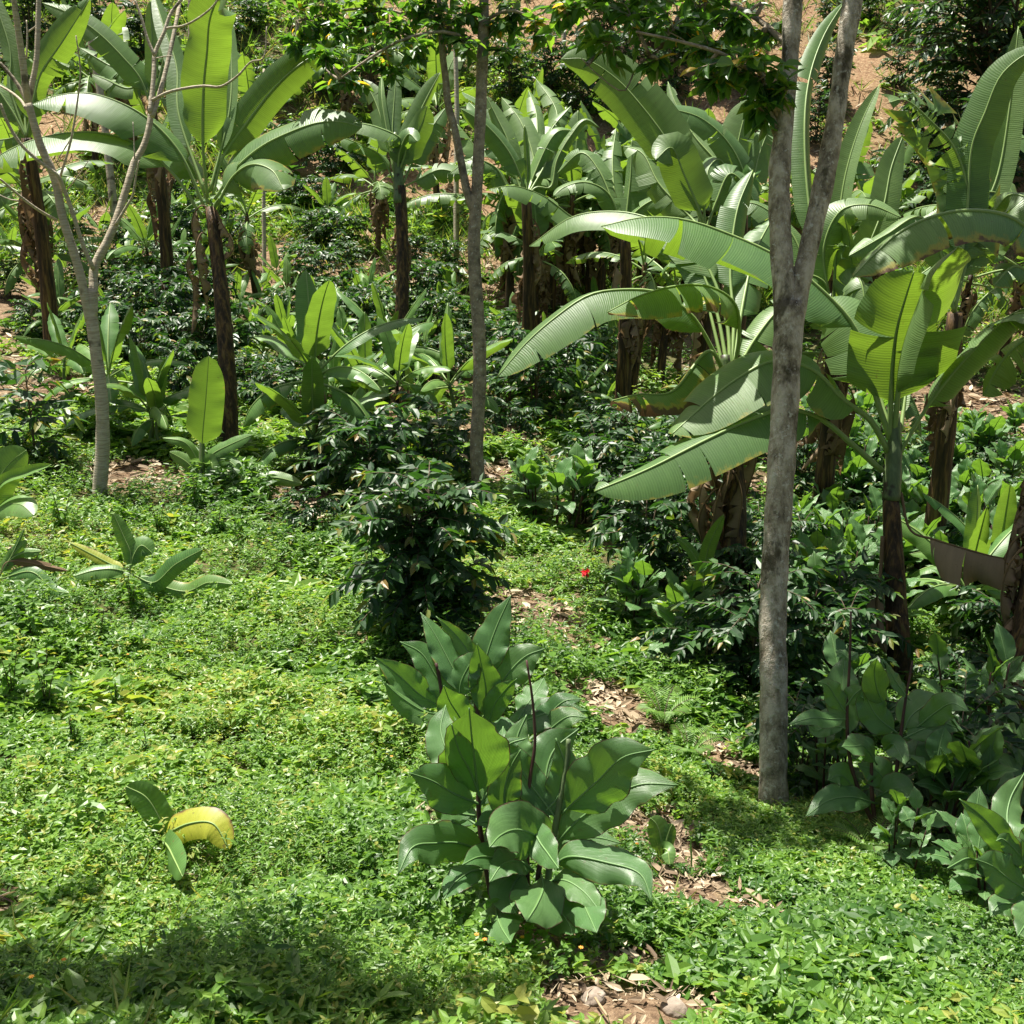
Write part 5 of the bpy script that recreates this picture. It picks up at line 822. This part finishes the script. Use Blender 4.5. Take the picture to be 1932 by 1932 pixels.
# ------------------------------------------------------------------ small things
def fern(px, py, hp, label, seed):
    p, d = ground(px, py); root = thing('fern', p, label, 'fern'); lr = np.random.default_rng(seed); S = hp*d/F0; mb = MB(); Ps, Ds, Ns, Ls = [], [], [], []
    for f in range(7):
        az = f*.9+lr.normal(0, .3); e = R(75); q = np.zeros(3); pts = [q]
        for k in range(10): ee = e-R(70)*(k/9)**1.2; q = q+np.array([math.cos(az)*math.cos(ee), math.sin(az)*math.cos(ee), math.sin(ee)])*S*.13; pts.append(q)
        pts = np.array(pts); mb.tube(pts, np.linspace(.004, .001, 11), 4, 0, caps=False)
        for k in range(20):
            g = .15+.85*k/19; c = np.array([np.interp(g, np.linspace(0, 1, 11), pts[:, z]) for z in range(3)]); t = pts[min(10, int(g*10)+1)]-pts[int(g*10)-1]; t /= np.linalg.norm(t); s = np.cross(t, [0, 0, 1]); s /= np.linalg.norm(s)+1e-9
            for sd in (-1, 1): Ps.append(c); Ds.append(s*sd+t*.35); Ns.append([0, 0, 1.]+.3*t); Ls.append(S*.34*math.sin(math.pi*min(1, (1.04-g)*.9+.06))**.8+.004)
    L = np.array(Ls); link('stem', mb.mesh('fern_stems', [M['twig']]), root); link('frond', cloud_mesh('fern_fronds', [leaf_arrays(np.array(Ps), np.array(Ds), np.array(Ns), L, L*.15, lr.random(len(L)))], [M['fern']]), root)
fern(1250, 1375, 75, 'light green fern beside the dry stalks', 1); fern(1300, 1440, 65, 'light green fern lower down towards the thick trunk', 2); fern(975, 970, 45, 'fern at the foot of the slender tree', 3); fern(1640, 1625, 80, 'sunlit fern under the shaded canna', 4); fern(850, 1560, 50, 'fern in the shade left of the large canna', 5); fern(1860, 1760, 60, 'yellow-green fern at the lower right', 6)
def stick(frame, pts, r, label, name='dry_stalk'):
    q = cv(frame, pts); G = [ground(a, b)[0] for a, b in q]; o = G[0]; P = np.array([g-o+[0, 0, .03] for g in G]); mb = MB(); mb.tube(spline(P, 10), r, 7, jit=.2); tag(link(name, mb.mesh(name, [M['reed']]), None, [float(c) for c in o]), label, 'dry stalk')
stick(7, [(1670, 625), (1790, 690), (1932, 765)], .016, 'longer pale dry stalk lying beside the fern'); stick(7, [(1700, 665), (1810, 740), (1920, 800)], .011, 'thinner dry stalk lying below the longer one'); stick(11, [(375, 855), (410, 865), (440, 875)], .012, 'short dry stalk near the thick trunk')
stick(14, [(1205, 1790), (1250, 1860), (1300, 1932)], .004, 'reddish dry stalk on the bare soil at the bottom'); stick(4, [(1600, 1195), (1700, 1190), (1790, 1260)], .02, 'split pale stalk at the litter patch left of the dark coffee bush')
def stone(px, py, r, label, seed, flat=.7):
    import bmesh
    p, d = ground(px, py); s = r*d/F0; bm = bmesh.new(); bmesh.ops.create_icosphere(bm, subdivisions=4, radius=1); lr = np.random.default_rng(seed); a, b2 = lr.random(2)*20
    for v in bm.verts:
        c = v.co; k = 1+.35*(float(fbm(c.x*1.3+a, c.y*1.3+c.z*.9+b2))-.5)+.08*(float(vnoise(c.x*5+a, c.y*5+c.z*4))-.5); v.co = Vector((c.x*k*1.2, c.y*k, max(c.z*k*flat, -.4)))*s
    me = bpy.data.meshes.new('stone'); bm.to_mesh(me); bm.free(); me.materials.append(M['rock']); me.polygons.foreach_set('use_smooth', [True]*len(me.polygons)); o = link('stone', me, None, [float(c) for c in p+[0, 0, s*.25]]); o.rotation_euler = (0, 0, seed); tag(o, label, 'stone')
stone(1119, 1886, 22, 'tan stone on the bare soil at the bottom', 1); stone(1272, 1908, 23, 'rounded pinkish stone right of the tan stone', 2); stone(843, 1570, 8, 'small pebble left of the large canna', 3); stone(858, 1566, 7, 'smaller pebble beside the other pebble', 4); stone(1330, 1712, 15, 'pale stone at the lower end of the litter path', 5); stone(925, 905, 10, 'pale stone right of the slender tree foot', 6)
p, d = ground(752, 884); g = MB(); a, b_ = at(738, 828, d)-p, at(757, 880, d)-p; g.tube(spline([a, (a+b_)/2, b_-[0, 0, .1]], 8), np.full(8, .075), 14, 0, jit=.1); tag(link('banana_stump', g.mesh('banana_stump', [solid_mat('cut_stump', lambda b, t: (b.ramp(b.noise(b.scalev(t, (9, 9, 1.5)), 3), [(.3, (.20, .14, .08)), (.7, (.42, .33, .20))]), None), .8)]), None, [float(c) for c in p]), 'pale cut banana stump leaning behind the coffee bush', 'stump')
def herb(px, py, hp, label, seed, group=None, n=26, mat='weed'):
    p, d = ground(px, py); root = thing('broadleaf_weed', p, label, 'weed plant', group); lr = np.random.default_rng(seed); S = hp*d/F0; mb = MB(); Ps, Ds, Ns, Ls = [], [], [], []
    for s in range(5):
        az = lr.random()*6.28; top = np.array([math.cos(az)*.35*S*lr.random(), math.sin(az)*.35*S*lr.random(), S*(.6+.45*lr.random())]); P = spline([np.zeros(3), top*.5+[0, 0, .1*S], top], 6); mb.tube(P, np.linspace(.004, .002, 6), 4, 0, caps=False)
        for k in range(n//3):
            f = .25+.75*k/(n//3-1); c = np.array([np.interp(f, np.linspace(0, 1, 6), P[:, z]) for z in range(3)]); a = k*2.4+az; Ps.append(c); Ds.append(np.array([math.cos(a), math.sin(a), lr.normal(-.1, .3)])); Ns.append(np.array([lr.normal(0, .4), lr.normal(0, .4), 1])); Ls.append(S*(.30-.12*f)*(.7+.6*lr.random()))
    L = np.array(Ls); link('stem', mb.mesh('weed_stem', [M['twig']]), root); link('foliage', cloud_mesh('weed_foliage', [leaf_arrays(np.array(Ps), np.array(Ds), np.array(Ns), L, L*.55, np.clip(.25+.3*lr.random(len(L)), 0, 1))], [M[mat]]), root)
HG, HL = 'taller broad-leaved weeds on the left bank', 'taller broad-leaved weed clump standing out of the carpet on the left bank'
for k, (px, py, hp) in enumerate(((90, 1345, 120), (25, 1330, 110), (190, 1230, 90), (60, 1230, 100), (140, 1420, 80), (250, 1150, 90), (330, 1130, 80), (410, 1010, 70), (460, 1040, 80), (120, 1010, 90), (30, 1180, 90), (20, 1480, 80), (300, 1010, 70), (520, 1100, 60), (220, 1340, 60), (100, 1120, 80), (640, 1050, 60), (370, 960, 70), (280, 1440, 60), (560, 1040, 60))): herb(px, py, hp, HL, 600+k, HG)
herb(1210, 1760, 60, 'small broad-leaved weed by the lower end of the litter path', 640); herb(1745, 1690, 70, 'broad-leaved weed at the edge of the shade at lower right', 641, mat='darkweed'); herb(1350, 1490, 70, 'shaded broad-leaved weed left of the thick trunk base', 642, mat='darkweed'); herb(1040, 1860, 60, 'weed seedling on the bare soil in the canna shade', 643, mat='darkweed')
def flowers():
    parts = []; lr = np.random.default_rng(77)
    for (px, py) in ((195, 1275), (245, 1272), (490, 1410), (900, 1825), (915, 1835), (985, 1830), (130, 1880), (70, 1915), (740, 1470), (1200, 1640), (1640, 1470), (1095, 1850), (620, 1850), (380, 1330)):
        p, d = ground(px, py); p = p+[0, 0, .13]; n = 7; L = np.full(n, .010); parts.append(leaf_arrays(np.tile(p, (n, 1)), unit_az(np.arange(n)*.9, .15), np.tile([0, 0, 1.], (n, 1)), L, L*.6, lr.random(n)))
    tag(link('weed_flowers', cloud_mesh('weed_flowers', parts, [M['flower_orange']])), 'tiny orange flowers dotted through the weeds', 'flowers', kind='stuff')
flowers()
# drop kinds never placed
for ks, us in ((kinds, used), (yk, yused), (ck, cused), (fk, fused)):
    for i, o in enumerate(ks):
        if i not in us:
            for c in list(o.children): bpy.data.objects.remove(c)
            bpy.data.objects.remove(o)
